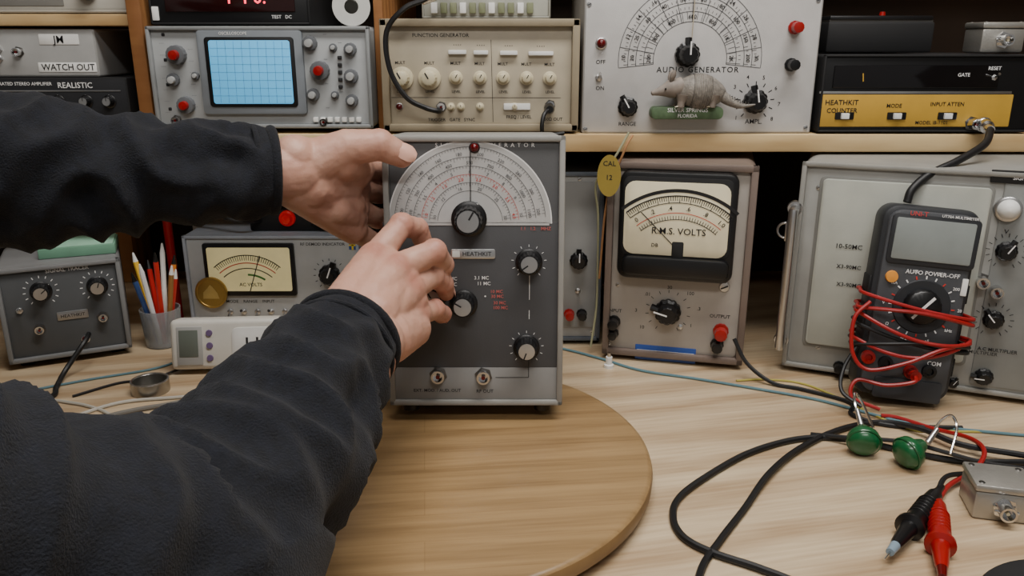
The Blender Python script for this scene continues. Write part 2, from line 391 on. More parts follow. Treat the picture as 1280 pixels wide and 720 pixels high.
for x, y, t, m, h_ in ((563, 348, ".1 MC", WINK, 4.5), (563, 355, ".3 MC", WINK, 4.5), (601, 347, "3.1 MC", WINK, 4.5), (604, 354, "11 MC", WINK, 4.5), (620, 364, "10 MC", SOFTRED, 4.2), (621, 370, "30 MC", SOFTRED, 4.2), (624, 378, "30 MC", SOFTRED, 4.2), (625, 384, "100 MC", SOFTRED, 4.2), (606, 370, "•", WINK, 6), (540, 345, "3.1", WINK, 4.5)):
    g.text(x, y, t, h_, m, y0=.0011)
g.text(631, 423, "LO", 5, WINK); g.text(687, 423, "HI", 5, WINK)
g.line(661, 344, 661, 374, .8, WINK, .001); g.line(661, 387, 661, 398, .8, WINK, .001); g.line(661, 450, 661, 470, .8, INK, .0011); g.line(620, 470, 661, 470, .8, INK, .0011)
g.rect(562, 311, 618, 323, SILVER, f=.002, r=.002); g.rect(564, 313, 574, 321, WHITE, f=.0023, r=.001)
g.text(595, 317, "HEATHKIT", 5.5, INK, y0=.0024)
g.bnc(549, 467, 8.5, 1.5); g.bnc(605, 468, 8.5, 1.5)
g.text(548, 486, "EXT. MOD. / AUD. OUT", 4.2, INK, y0=.0011); g.text(607, 487, "RF OUT", 4.6, INK, y0=.0011)
g.text(668, 285.5, "1.1   1.2    MHZ", 4.2, SOFTRED, y0=.0011)
g.done()

# ------------------------------------------------------------------ rms voltmeter
v = Inst("analog_voltmeter", (.196, .92, .006), .170, .241, .20, (757, 200, 943, 200, 930, 465, 765, 440), yaw=-14)
BROWNC = M("brown_grey_case", (114, 100, 92), .45, bump=.2, bscale=700)
v.case(BROWNC, r=.014, rim=.0085, panel=M("voltmeter_panel", (160, 153, 145), .5), rimd=.006, ch=.004)
b = v.b
for x in (-.06, .06):
    for y in (.02, .17): b.box(x-.01, x+.01, y-.01, y+.01, -.006, .001, BLACK, .002)
v.rect(775, 210, 915, 350, BLACK, f=.018, r=.012, ch=.003)
v.rect(779, 217, 909, 320, BLACKM, f=.0185, r=.008, ch=.0005)
v.rect(781, 223, 906, 318, M("meter_face_cream", (226, 217, 186), .5), f=.0188, r=.012, ch=.0002)
v.rect(782, 320, 908, 345, BLACK, f=.024, r=.008, ch=.003)
v.rect(838, 300, 852, 322, BLACKM, f=.0192, r=.002)
MC_ = (844, 342)
for r, w, m in ((96, 1.4, INK), (88, .9, INK), (76, .8, REDINK), (68, .8, INK)):
    v.arc(*MC_, r, r+w, 50, 130, m, .0192)
v.ticks(*MC_, 88, 96, 50, 130, 50, INK, .8, .0192, alt=(5, 91)); v.ticks(*MC_, 68, 73, 51, 129, 30, INK, .7, .0192)
v.arc(*MC_, 101, 105, 49, 131, INK, .0191)
v.line(840, 305, 800, 262, 1.1, INK, .0195)
v.text(845, 287, "R.M.S. VOLTS", 8, INK, y0=.0194); v.text(818, 304, "DB", 4.5, INK, y0=.0194)
for i, t in enumerate(['0', '.2', '.4', '.6', '.8', '1.0']):
    a = 127-74*i/5; X, Z = v.P(*MC_); r = 82*v.s
    textobj("scale_%d" % i, t, 5.5*v.s/.72, (X+r*math.cos(D2R(a)), -.0194, Z+r*math.sin(D2R(a))), INK, v.e, a-90)
v.knob(837, 393, 17, 'pointer', 165)
v.ticks(837, 393, 24, 28, -60, 240, 12, INK, .8, .0008)
for i in range(7):
    a = D2R(-40+i*43); v.text(837+37*math.cos(a), 393-30*math.sin(a), ['1', '.3', '100', '30', '.01', '3', '10'][i], 4.5, INK)
v.post(776, 403, 7, BLACK); v.post(776, 417, 6, BLACK); v.post(902, 420, 8, RED); v.post(898, 437, 7, BLACK)
v.text(776, 390, "INPUT", 4.5); v.text(900, 402, "OUTPUT", 4.5)
v.screw(904, 364, 7); v.screw(771, 430, 4); v.screw(777, 358, 3); v.toggle(853, 413, 2.5)
v.rect(802, 437, 873, 455, M("label_blue", (40, 75, 150), .5), f=.001); v.rect(804, 443, 871, 449, WHITE, f=.0012, r=.0004, ch=.0001)
v.text(837, 446, "CALIBRATION", 4, INK, y0=.0014)
v.done()

# ------------------------------------------------------------------ large grey instrument right
q = Inst("microwave_signal_generator", (.478, .8355, .006), .33, .246, .17, (1002, 210, 1451, 235, 1383, 520, 976, 461), yaw=-23)
GREYC = M("grey_case", (140, 139, 134), .45, bump=.2, bscale=500)
PAN2 = M("pale_green_grey_panel", (170, 172, 163), .5, bump=.08, bscale=600)
q.case(GREYC, r=.016, rim=.006, panel=M("grey_panel", (150, 150, 146), .5), rimd=.004, ch=.004)
b = q.b
for x in (-.12, .12):
    for y in (.02, .14): b.box(x-.012, x+.012, y-.012, y+.012, -.006, .001, BLACK, .002)
q.rect(1012, 234, 1226, 452, M("panel_edge", (120, 120, 116), .5), f=.002, r=.006)
q.rect(1016, 237, 1222, 448, PAN2, f=.005, r=.005, ch=.001)
for x, y in ((1022, 243), (1022, 440), (1215, 250), (1120, 241), (1020, 340)): q.screw(x, y, 4)
q.rect(1232, 228, 1400, 500, M("panel_mid_grey", (128, 130, 128), .5), f=.002, r=.003)
q.rect(1236, 226, 1400, 242, BLACKM, f=.003, r=.001)
q.text(1300, 234, "SIGNAL GENERATOR", 5, WINK, y0=.0034)
q.text(1060, 315, "10-50MC", 7, INK, y0=.0056, align='CENTER'); q.text(1060, 340, "X3-90MC", 6, INK, y0=.0056); q.text(1060, 362, "X3-90MC", 6, INK, y0=.0056); q.text(1220, 445, "D.C MULTIPLIER", 5, INK, y0=.0056)
X0, Z0 = q.P(993, 268); X1, Z1 = q.P(993, 432)
b.tube([(X0, 0, Z0), (X0, -.022, Z0-.002), (X0, -.028, Z0-.012), (X0, -.028, Z1+.012), (X0, -.022, Z1+.002), (X0, 0, Z1)], .0052, SILVER, n=12)
for z in (Z0, Z1): b.lathe((X0, 0, z), (0, -1, 0), [(0, .009), (.004, .008)], SILVER)
q.lens(1258, 270, 14, WHITE, SILVER)
q.knob(1256, 322, 14, 'pointer', 60); q.knob(1240, 406, 14, 'pointer', 130); q.knob(1228, 476, 13, 'pointer', 180); q.knob(1190, 484, 8, 'pointer', 60)
q.ticks(1256, 322, 20, 25, -60, 240, 14, INK, 1, .003); q.ticks(1240, 406, 20, 25, -60, 240, 14, INK, 1, .003)
for x, y in ((1226, 358), (1243, 370)): q.bnc(x, y, 8, 2.5)
q.text(1245, 444, "A.C MULTIPLIER", 5, INK, y0=.0026); q.text(1256, 298, "V", 6, INK, y0=.0026)
q.post(1048, 463, 7, BLACK); q.text(1030, 470, "OUTPUT", 4.5)
q.knob(1310, 300, 22, 'skirt', 60); q.knob(1310, 400, 22, 'skirt', 60)
b.box(-.165-.012, -.165, .01, .03, .15, .172, SILVER, .001); b.torus((-.177, .02, .161), (0, 1, 0), .009, .0015, SILVER)
q.done()

# ------------------------------------------------------------------ instrument behind, middle
m_ = Inst("bench_power_supply", (-.005, .985, .005), .24, .222, .2, (500, 212, 753, 212, 752, 435, 520, 435))
m_.case(M("blue_grey_case", (96, 104, 114), .45), r=.006, rim=.006, panel=M("power_panel", (160, 160, 158), .5), rimd=.003)
m_.rect(698, 226, 745, 418, M("power_inner", (142, 142, 140), .5), f=.002, r=.003)
m_.screw(742, 226); m_.screw(742, 424); m_.screw(720, 222); m_.post(728, 400, 6, BLACK); m_.post(712, 400, 6, RED); m_.knob(722, 330, 12, 'pointer'); m_.toggle(722, 370)
m_.rect(530, 230, 690, 330, BLACK, f=.008, r=.004)
m_.text(722, 300, "VOLTS", 6)
for x in (-.1, .1): m_.b.box(x-.01, x+.01, .01, .19, -.005, .001, BLACK)
m_.done()

# ------------------------------------------------------------------ AC meter instrument left
a_ = Inst("bench_analog_meter", (-.322, 1.04, .012), .236, .122, .16, (228, 293, 458, 293, 455, 400, 242, 400))
a_.case(M("meter_case_blue", (160, 168, 180), .5), r=.006, rim=.005, panel=M("meter_panel", (176, 178, 178), .5), rimd=.004)
for x in (-.1, .1):
    for y in (.01, .14): a_.b.box(x-.008, x+.008, y-.008, y+.008, -.012, .001, BLACK, .002)
a_.rect(259, 303, 374, 368, BLACK, f=.006, r=.003, ch=.001)
a_.rect(264, 308, 369, 362, M("meter_face_lit", (228, 215, 160), .5, emit=.2), f=.0065, r=.003, ch=.0002)
for r, m in ((62, INK), (52, REDINK), (45, INK)): a_.arc(317, 376, r, r+1.2, 48, 132, m, .0068)
a_.ticks(317, 376, 56, 62, 50, 130, 30, INK, .8, .0068); a_.arc(317, 376, 36, 38.5, 55, 90, M("green_ink", (70, 130, 60)), .0068)
a_.line(317, 362, 330, 318, 1.2, INK, .007); a_.text(318, 354, "AC VOLTS", 4.5, INK, y0=.007)
a_.knob(417, 343, 14, 'pointer', 70); a_.text(410, 305, "RF DEMOD INDICATOR", 3.8); a_.ticks(417, 343, 18, 21, -50, 230, 12, INK, .9)
a_.rect(444, 300, 456, 312, M("flag_blue", (40, 80, 150)), f=.001); a_.rect(447.5, 300, 450, 312, M("flag_yellow", (230, 200, 50)), f=.0013, r=.0002, ch=.0001); a_.rect(444, 305, 456, 307, M("flag_yellow", (0, 0, 0)), f=.0013, r=.0002, ch=.0001)
for i in range(6): a_.toggle(290+i*17, 388, 3, 1 if i % 2 else -1)
a_.text(315, 376, "MODE    RANGE    INPUT", 4)
a_.done()
e = empty("gold_medallion", (-.406, 1.0335, .056)); e.rotation_euler = (0, 0, 0)
b = B(); b.lathe((0, 0, 0), (0, -1, 0), [(0, .0215), (.002, .022), (.004, .0215), (.0042, .019), (.0036, .0185), (.0036, 0)], GOLD, 40)
b.add([(-.011, -.0042, -.008), (.011, -.0042, -.008), (.009, -.0042, .0), (.003, -.0042, .009), (0, -.0042, .012), (-.004, -.0042, .007), (-.01, -.0042, .001)], [range(7)], M("coin_relief", (215, 190, 120), .3, .8))
b.obj("medallion_disc", e)
e = empty("pilot_lamp_box", (-.30, 1.06, .1345)); b = B()
b.box(-.055, .095, 0, .09, 0, .03, BLACKM, .003); b.lathe((-.003, -.0, .018), (0, -1, 0), [(0, .011), (.004, .0105), (.005, .008), (.011, .006), (.012, 0)], M("red_lens_lit", (190, 22, 20), .2, emit=.25))
b.tube([(-.04, 0, .015), (-.06, -.03, .02), (-.1, -.02, .03), (-.14, .02, .01)], .003, RUBBER); b.tube([(.03, 0, .01), (.06, -.03, .02), (.12, -.03, 0)], .0025, RUBBER)
b.obj("lamp_box_body", e)

# ------------------------------------------------------------------ small grey box left
l_ = Inst("audio_signal_tracer", (-.545, .925, .008), .135, .118, .12, (12, 345, 150, 316, 160, 440, 30, 462), yaw=26)
l_.case(M("tracer_case", (120, 121, 122), .45), r=.007, rim=.006, panel=M("tracer_panel", (76, 78, 80), .5), rimd=.005)
for x in (-.05, .05): l_.b.box(x-.008, x+.008, .01, .11, -.008, .001, BLACK, .002)
l_.knob(62, 369, 12, 'skirt', 40); l_.knob(123, 358, 12, 'skirt', 70)
l_.ticks(62, 369, 16, 19, -50, 230, 12, WINK, 1); l_.ticks(123, 358, 16, 19, -50, 230, 12, WINK, 1)
l_.bnc(60, 418, 5); l_.bnc(128, 400, 5); l_.rect(78, 393, 112, 404, SILVER, f=.0015); l_.text(95, 399, "HEATHKIT", 4, INK, y0=.0018)
l_.text(90, 338, "SIGNAL TRACER", 4.5, WINK); l_.lens(108, 430, 4); l_.toggle(40, 395, 3)
l_.done()
e = empty("green_notepad", (-.545, .985, .1265), (0, 0, D2R(22))); b = B()
b.box(-.045, .04, -.03, .03, 0, .012, M("green_paper", (105, 150, 125), .8), .0008); b.box(-.044, .038, -.029, .029, .012, .0135, M("green_paper_top", (140, 185, 160), .8), .0003); b.obj("pad", e)
e = empty("white_plastic_box", (-.640, .83, 0), (0, 0, D2R(20))); b = B()
b.box(-.04, .04, -.04, .03, 0, .075, M("white_box", (205, 205, 200), .5), .006); b.box(-.038, .038, -.038, .028, .075, .105, WHITE, .008); b.box(.0, .03, -.0415, -.039, .02, .05, BLACKM, .001); b.obj("box_body", e)

e = empty("pen_cup", (-.457, .985, 0)); b = B()
b.lathe((0, 0, 0), (0, 0, 1), [(0, .02), (.001, .022), (.05, .025), (.05, .0235), (.003, .02)], M("clear_cup", (200, 205, 210), .15, trans=.7), 28)
pc = [(190, 50, 40), (220, 130, 50), (235, 235, 230), (180, 30, 30), (240, 190, 60), (60, 90, 150), (235, 235, 235), (200, 40, 35), (150, 110, 60)]
for i, c in enumerate(pc):
    a = i*.75; tx, ty = .013*math.cos(a), .013*math.sin(a); lean = 1.9
    L = .09+.035*((i*37) % 5)/5
    mt = M("pen_%d" % i, c, .35)
    p0 = Vector((tx*.5, ty*.5, .004)); p1 = Vector((tx*lean, ty*lean, L))
    b.cyl(p0, p1, .0033, mt, .0033, 8); b.cyl(p1, p1+(p1-p0).normalized()*.012, .0033, BLACK if i % 2 else WHITE, .001, 8)
b.obj("cup_with_pens", e)
e = empty("stack_of_papers", (-.49, 1.22, 0)); b = B()
x = 0
for i, (c, h, t) in enumerate((((215, 215, 215), .13, .012), ((120, 150, 185), .15, .008), ((200, 200, 195), .12, .014), ((150, 40, 35), .16, .012), ((215, 210, 200), .14, .02), ((60, 60, 65), .17, .03), ((170, 170, 175), .12, .02), ((50, 55, 70), .16, .03))):
    b.box(x, x+t, -.02, .1, 0, h, M("paper_%d" % i, c, .7), .001); x += t*1.08
b.obj("papers", e)
b = B(); b.cyl((-.475, 1.08, 0), (-.475, 1.08, .17), .006, RED); b.cyl((-.475, 1.08, .17), (-.475, 1.08, .19), .006, RED, .002); b.obj("red_screwdriver")

e = empty("plug_in_power_meter", (-.34, .882, .0072), (D2R(-12), 0, D2R(4))); b = B()
b.box(-.064, .064, 0, .032, 0, .060, M("offwhite_plastic", (215, 212, 204), .45), .006, 3)
b.box(-.056, -.026, -.0012, .002, .006, .052, M("lcd_bezel", (170, 170, 168), .4), .001)
b.box(-.053, -.031, -.0018, .002, .016, .048, M("lcd", (105, 112, 104), .3), .0005)
for k in range(3): b.lathe((-.018, 0, .014+k*.015), (0, -1, 0), [(0, .004), (.0015, .0035)], M("purple_button", (110, 90, 130), .5), 14)
b.rplate(.008, .056, .008, .05, -.0012, .002, WHITE, .008)
for x in (.026, .038): b.box(x-.0012, x+.0012, -.0018, 0, .026, .038, INK)
b.lathe((.032, -.001, .018), (0, -1, 0), [(0, .003), (.0005, .003)], INK, 12)
b.obj("power_meter_body", e)
b = B(); b.lathe((-.41, .835, 0), (0, 0, 1), [(0, .0205), (.0145, .0205), (.0145, .0185), (0.001, .0185)], M("steel_ring", (165, 163, 158), .3, 1), 40); b.torus((-.41, .835, .014), (0, 0, 1), .0195, .0012, SILVER); b.obj("metal_ring")

# ------------------------------------------------------------------ oscilloscope
o = Inst("oscilloscope", (-.291, .962, .282), .256, .115, .24, (195, 36, 465, 34, 468, 160, 198, 160))
SCP = M("scope_panel", (160, 163, 164), .5)
o.case(M("scope_case", (136, 139, 140), .5), r=.006, rim=.005, panel=SCP, rimd=.005)
for x in (-.1, .1): o.b.box(x-.008, x+.008, .0, .2, -.006, .001, BLACK, .001)
o.rect(257, 40, 384, 142, M("scope_bezel", (120, 126, 132), .5), f=.005, r=.004)
o.rect(266, 48, 374, 133, BLACK, f=.006, r=.004)
o.rect(271, 52, 369, 129, M("scope_screen", (85, 172, 222), .35, emit=.6, var=.03), f=.0066, r=.003, ch=.0002)
SG = M("graticule", (80, 135, 165), .5)
for i in range(1, 10): o.line(271+i*9.8, 53, 271+i*9.8, 128, .4, SG, .0069)
for i in range(1, 8): o.line(272, 52+i*9.6, 368, 52+i*9.6, .4, SG, .0069)
for x, y, r in ((230, 70, 12), (236, 131, 11), (403, 88, 12)): o.knob(x, y, r, 'redcap')
for x, y, r in ((392, 55, 9), (441, 62, 8), (393, 118, 8), (441, 95, 9), (441, 125, 8), (223, 100, 8), (250, 95, 5), (420, 60, 5), (420, 118, 5)): o.knob(x, y, r, 'grey')
for i in range(7): o.rect(392+i*9, 146, 398+i*9, 152, WHITE, f=.004, r=.0006)
for i in range(4): o.rect(213, 44+30*i, 217, 48+30*i, INK, f=.001)
o.bnc(222, 150, 5); o.bnc(405, 152, 4.5); o.text(300, 44, "OSCILLOSCOPE", 3.5, WINK, y0=.0054)
for i in range(14): o.text(212+(i % 2)*34, 56+i*7, "- - -", 2.5)
for i in range(10): o.text(410+(i % 3)*18, 44+i*10, "----", 2.5)
for i in range(5): o.rect(425, 70+i*9, 430, 74+i*9, INK, f=.003, r=.0004)
o.done()
k = Inst("digital_frequency_counter", (-.325, .975, .3985), .185, .045, .18, (195, -14, 390, -14, 390, 33, 195, 33))
k.case(BLACKM, r=.003, rim=.003, panel=BLACK, rimd=.002)
k.rect(215, -12, 372, 18, M("display_window", (35, 10, 10), .15), f=.002, r=.001)
k.text(313, 2, "1 4 0.", 16, M("led_red", (235, 60, 80), .4, emit=3), y0=.0026); k.text(355, 24, "TEST   DC", 4, WINK, y0=.001)
k.rect(198, 12, 206, 28, WHITE, f=.002); k.done()
b = B(); b.lathe((-.19, 1.0, .4185), (0.2, -1, 0), [(0, .0215), (.03, .0215), (.03, .008), (0, .008)], M("white_tape", (205, 205, 200), .7), 32); b.obj("roll_of_white_tape")

# ------------------------------------------------------------------ function generator (beige)
f = Inst("function_generator", (-.0365, .958, .279), .228, .126, .26, (478, 28, 727, 22, 722, 162, 478, 160))
BEI = M("beige_panel", (172, 162, 142), .5)
f.case(M("beige_case", (150, 138, 115), .5), r=.008, rim=.009, panel=BEI, rimd=.008, ch=.003)
for x, r in ((502, 14), (535, 14)): f.knob(x, 97, r, 'cream', 120)
for x in (567, 597, 626, 656, 686): f.knob(x, 96, 8.5, 'cream', 60)
for x, w in ((570, 11), (599, 9), (634, 11), (675, 16)): f.rect(x-w, 63, x+w, 68, WHITE, f=.005, r=.001)
for x in (560, 572, 596, 640): f.knob(x, 131, 5, 'cream', 90)
f.rect(626, 127, 660, 135, WHITE, f=.003)
f.bnc(548, 131, 5); f.bnc(686, 129, 5); f.lens(497, 131, 4)
for x in (500, 535, 567, 597, 626, 656, 686): f.text(x, 79, "MULT", 3.6); f.text(x, 113, "LEVEL", 3.2)
for x in (570, 599, 634, 675): f.text(x, 57, "• • • •", 3.2)
f.text(550, 46, "FUNCTION GENERATOR", 4.5); f.text(560, 147, "TRIGGER   GATE   SYNC", 4); f.text(645, 144, "FREQ / LEVEL", 4); f.text(690, 147, "50Ω OUT", 4)
f.line(612, 50, 612, 150, .6, INK); f.line(488, 120, 700, 120, .5, INK)
f.done()
h = Inst("pushbutton_counter", (-.03, .985, .4055), .15, .05, .2, (528, -25, 690, -25, 690, 26, 528, 26))
h.case(M("instr_grey", (150, 150, 142), .5), r=.003, rim=.003, panel=M("instr_panel", (165, 165, 155), .5), rimd=.002)
for i in range(11): h.rect(540+i*12, 8, 548+i*12, 20, M("button_olive", (120, 125, 95), .5) if i % 3 else WHITE, f=.006, r=.0008)
h.text(610, 2, "FREQ   PERIOD   RATIO   TIME", 4); h.rect(540, -20, 680, -5, BLACK, f=.002); h.done()

# ------------------------------------------------------------------ audio generator w/ big dial
w = Inst("audio_oscillator", (.2175, .96, .276), .271, .170, .2, (728, -25, 1034, -25, 1016, 165, 728, 163))
WP = M("whitegrey_panel", (184, 182, 180), .45, bump=.08, bscale=700)
w.case(M("osc_case", (150, 148, 146), .5), r=.003, rim=.002, panel=WP, rimd=0)
for r in (46, 58, 68, 78, 90): w.arc(862, 74, r, r+.9, -6, 186, SOFTINK, .0006)
for r, n in ((46, 28), (58, 40), (68, 44), (78, 60)): w.ticks(862, 74, r, r+(12 if r == 46 else 6), -4, 184, n, SOFTINK, .7, .0006, alt=(4, r+3))
w.ticks(862, 74, 46, 90, -6, 186, 12, SOFTINK, .9, .0006)
X, Z = w.P(862, 74)
for r, labs in ((73, ['20', '25', '30', '40', '50', '60', '80', '100', '150', '200']), (52, ['200', '300', '400', '600', '800', '1K', '2K']), (84, ['10', '12', '14', '16', '18', '20', '22', '24', '26', '28', '30'])):
    for i, t in enumerate(labs):
        a = 178-176*i/(len(labs)-1); w.nt += 1
        textobj("label_%d" % w.nt, t, 5*w.s/.72, (X+r*w.s*math.cos(D2R(a)), -.0008, Z+r*w.s*math.sin(D2R(a))), INK, w.e, a-90)
w.knob(858, 67, 16, 'pointer', 90, 1.2); w.b.seg(X, Z+.02, X+.001, Z+.085, .0012, -.004, M("cursor_plastic", (170, 160, 140), .2))
w.lens(750, 53, 6); w.post(994, 34, 7, RED); w.post(990, 80, 7, BLACK); w.toggle(748, 95, 3.5)
w.knob(785, 131, 13, 'pointer', 120); w.knob(945, 125, 16, 'pointer', 100)
w.ticks(945, 125, 20, 25, -50, 230, 10, INK, 1.2)
for i in range(8):
    a = D2R(-45+i*38); w.text(945+31*math.cos(a), 125-31*math.sin(a), str(8-i), 5)
w.text(872, 86, "AUDIO GENERATOR", 7, INK, spacing=1.2); w.text(944, 150, "AMPL.", 6); w.text(785, 152, "RANGE", 5); w.text(750, 108, "ON", 5); w.text(750, 76, "OFF", 5)
for x, y in ((733, 158), (1010, 158), (1024, 0), (734, 5)): w.screw(x, y, 3.5)
w.done()
# armadillo figurine: banded grey carapace, wedge head with upright ears, armoured tail, on a green base
e = empty("armadillo_figurine", (.2080, .9470, .2985)); e.scale = (1.12, 1.0, 1.12); b = B()
AR = M("armadillo_shell", (128, 122, 114), .5, var=.3, scale=220, bump=.6, bscale=600); AS = M("armadillo_skin", (134, 124, 115), .6, var=.2, scale=100)
AB = M("armadillo_band_groove", (58, 54, 50), .6)
GB = M("green_base", (78, 100, 70), .6, var=.4, scale=90)
b.rplate(-.042, .032, -.004, .0085, -.006, .013, GB, .005, .001)
def shell(t): return .0178*math.sin(math.pi*min(max(t*.96+.02, .02), .98))**.6
ax0 = Vector((1, 0, -.10)).normalized(); s0 = Vector((-.020, -.001, .0265)); NB = 8
prof = []
for i in range(121):
    t = i/120; r = shell(t)
    if .34 < t < .68:
        ph = ((t-.34)/.34*NB) % 1; r *= 1.02-.07*max(0, 1-abs(ph-.5)*7)
    prof.append((t*.054, r))
b.lathe(s0, ax0, prof, AR, 32)
for i in range(NB+1):
    t = .34+.34*i/NB; b.torus(s0+ax0*t*.054, ax0, shell(t)*1.0, .0004, AB, 32, 6)
b.torus(s0+ax0*.006, ax0, shell(.11)*1.0, .0009, AS, 32, 6)
b.lathe((-.012, -.003, .029), (-1, -.12, -.22), [(0, .0095), (.006, .0092), (.010, .0098), (.014, .0088), (.019, .0062), (.025, .0040), (.030, .0028), (.032, .0022), (.033, .0)], AS, 20)
for s_ in (-1, 1): b.lathe((-.0245, -.0045+s_*.0042, .0345), (.30, s_*.28, 1), [(0, .0016), (.003, .0028), (.007, .0030), (.010, .0020), (.012, .0004)], AS, 12)
for s_ in (-1, 1): b.sphere((-.0300, -.0055+s_*.0068, .0268), .0012, BLACK, n=8)
for x in (-.012, .020):
    for s_ in (-.010, .008):
        b.lathe((x, s_, .021), (-.12, 0, -1), [(0, .0068), (.005, .0050), (.009, .0036), (.0112, .0040), (.0128, .0034)], AS, 12)
        for c in (-1, 0, 1): b.cyl((x-.003, s_+c*.0018, .0096), (x-.0070, s_+c*.002, .0088), .0008, CREAM, .0003, 6)
b.tube([(.028, -.002, .021), (.036, -.004, .015), (.046, -.005, .0105), (.054, -.0055, .0095), (.064, -.006, .011)], lambda t: .0058*(1-t)+.0007, AR, 12)
for i in range(9):
    f_ = i/9; b.torus((.033+i*.0030, -.0035-.001*f_, .0168-i*.0008), (1, 0, -.4*(1-f_)), .0050*(1-f_*.62), .00035, AB, 16, 6)
b.obj("armadillo", e)
textobj("base_label_1", "SILVER SPRINGS", .0060, (-.005, -.0064, .0052), WINK, e); textobj("base_label_2", "FLORIDA", .0050, (-.005, -.0064, -.0005), WINK, e)

# ------------------------------------------------------------------ black/yellow counter
c = Inst("frequency_counter", (.483, .955, .278), .25, .088, .2, (1034, 67, 1310, 67, 1296, 163, 1022, 163))
c.case(BLACKM, r=.004, rim=.003, panel=BLACK, rimd=.003)
YEL = M("yellow_stripe", (186, 146, 54), .5)
c.rect(1027, 116, 1272, 156, YEL, f=.0015, r=.001)
c.rect(1027, 112, 1272, 115, SILVER, f=.0017, r=.0005, ch=.0002)
c.rect(1045, 80, 1255, 108, M("display_smoke", (12, 10, 12), .08), f=.002, r=.001)
c.text(1055, 126, "HEATHKIT", 6.5, INK, y0=.0018); c.text(1055, 136, "COUNTER", 6, INK, y0=.0018); c.text(1122, 130, "MODE", 5, INK, y0=.0018); c.text(1190, 128, "INPUT ATTEN", 5, INK, y0=.0018)
c.text(1170, 151, "MODEL IB-1101", 4.5, INK, y0=.0018); c.text(1210, 92, "GATE", 4.5, WINK, y0=.0022); c.text(1249, 84, "RESET", 4.5, WINK, y0=.0022)
c.line(1082, 90, 1082, 100, 1.5, YEL, .0025)
for x in (1058, 1125, 1190): c.rect(x-12, 138, x+12, 147, BLACK, f=.003, r=.001); c.rect(x-5, 139, x+5, 146, WHITE, f=.006, r=.0006)
c.toggle(1249, 95, 3); c.bnc(1222, 152, 7, 2.2)
c.done()
e = empty("black_project_box", (.435, .99, .3675)); b = B()
b.box(-.063, .063, 0, .11, 0, .035, BLACKM, .003); b.box(-.061, .061, .002, .108, .036, .042, BLACK, .002); b.box(-.061, .061, 0.003, .107, .034, .037, DKMETAL); b.lathe((.012, .03, .041), (0, 0, 1), [(0, .004), (.006, .003)], RED); b.obj("project_box_body", e)
def bncbox(name, loc, rz, w, d, h):
    e = empty(name, loc, (0, 0, D2R(rz))); b = B()
    al = M("cast_aluminium", (176, 174, 168), .42, .75, var=.12, bump=.3, bscale=400)
    b.box(-w/2, w/2, 0, d, 0, h*.8, al, .003); b.box(-w/2-.0008, w/2+.0008, -.0008, d+.0008, h*.8, h, al, .002)
    for x in (-w/2+.005, w/2-.005):
        for y in (.005, d-.005): b.lathe((x, y, h), (0, 0, 1), [(0, .0025), (.0006, .002)], DKMETAL, 12)
    b.lathe((0, 0, h*.42), (0, -1, 0), [(0, .0095), (.0015, .0095)], CHROME, 6)
    b.lathe((0, 0, h*.42), (0, -1, 0), [(0, .0065), (.012, .0065), (.012, .0048), (.003, .0048)], CHROME, 24)
    b.cyl((0, 0, h*.42), (0, -.01, h*.42), .0015, CREAM, n=8)
    for s_ in (-1, 1): b.cyl((s_*.006, -.006, h*.42), (s_*.009, -.006, h*.42), .0012, CHROME, n=8)
    b.obj("adapter_body", e)
bncbox("coaxial_adapter_box", (.566, .965, .3675), 0, .05, .04, .034)
bncbox("coaxial_adapter_box.001", (.404, .575, 0), -14, .046, .040, .032)

# ------------------------------------------------------------------ left shelf stack
r_ = Inst("stereo_amplifier", (-.585, .975, .2775), .26, .062, .2, (-60, 97, 176, 97, 176, 165, -60, 165))
r_.case(BLACKM, r=.002, rim=.002, panel=M("amp_panel", (30, 31, 34), .4), rimd=0)
r_.text(120, 107, "REALISTIC", 6, WINK); r_.text(60, 105, "INTEGRATED STEREO AMPLIFIER", 3.5, WINK); r_.rect(-50, 113, 168, 114.5, SILVER, f=.001, r=.0003, ch=.0001)
for x in (-20, 20, 60, 100, 130, 155): r_.knob(x, 127, 7, 'skirt')
r_.done()
j = Inst("switch_box", (-.60, .98, .3400), .225, .054, .15, (-45, 38, 138, 38, 136, 97, -48, 97))
j.case(M("silver_panel", (160, 160, 158), .4, .3), r=.003, rim=.002, panel=M("silver_face", (172, 172, 170), .4, .3), rimd=0)
j.rect(84, 44, 122, 57, WHITE, f=.001); j.text(103, 51, "JM", 7, INK, y0=.0013); j.rect(78, 79, 134, 91, WHITE, f=.001); j.text(107, 85, "WATCH OUT", 6, INK, y0=.0013)
j.toggle(42, 62, 4); j.toggle(42, 74, 3, -1); j.bnc(62, 66, 4); j.rect(-40, 40, 18, 92, M("blueish_plate", (150, 158, 165), .4), f=.002); j.lens(10, 80, 4); j.done()
t_ = Inst("tape_deck", (-.56, .98, .4115), .235, .05, .15, (-40, -30, 195, -30, 195, 15, -40, 15))
t_.case(M("deck_case", (168, 162, 150), .45), r=.006, rim=.004, panel=M("deck_face", (180, 176, 165), .45), rimd=.002); t_.rect(-30, -20, 120, 8, M("deck_window", (120, 118, 112), .3), f=.001); t_.knob(150, -8, 12, 'grey'); t_.done()

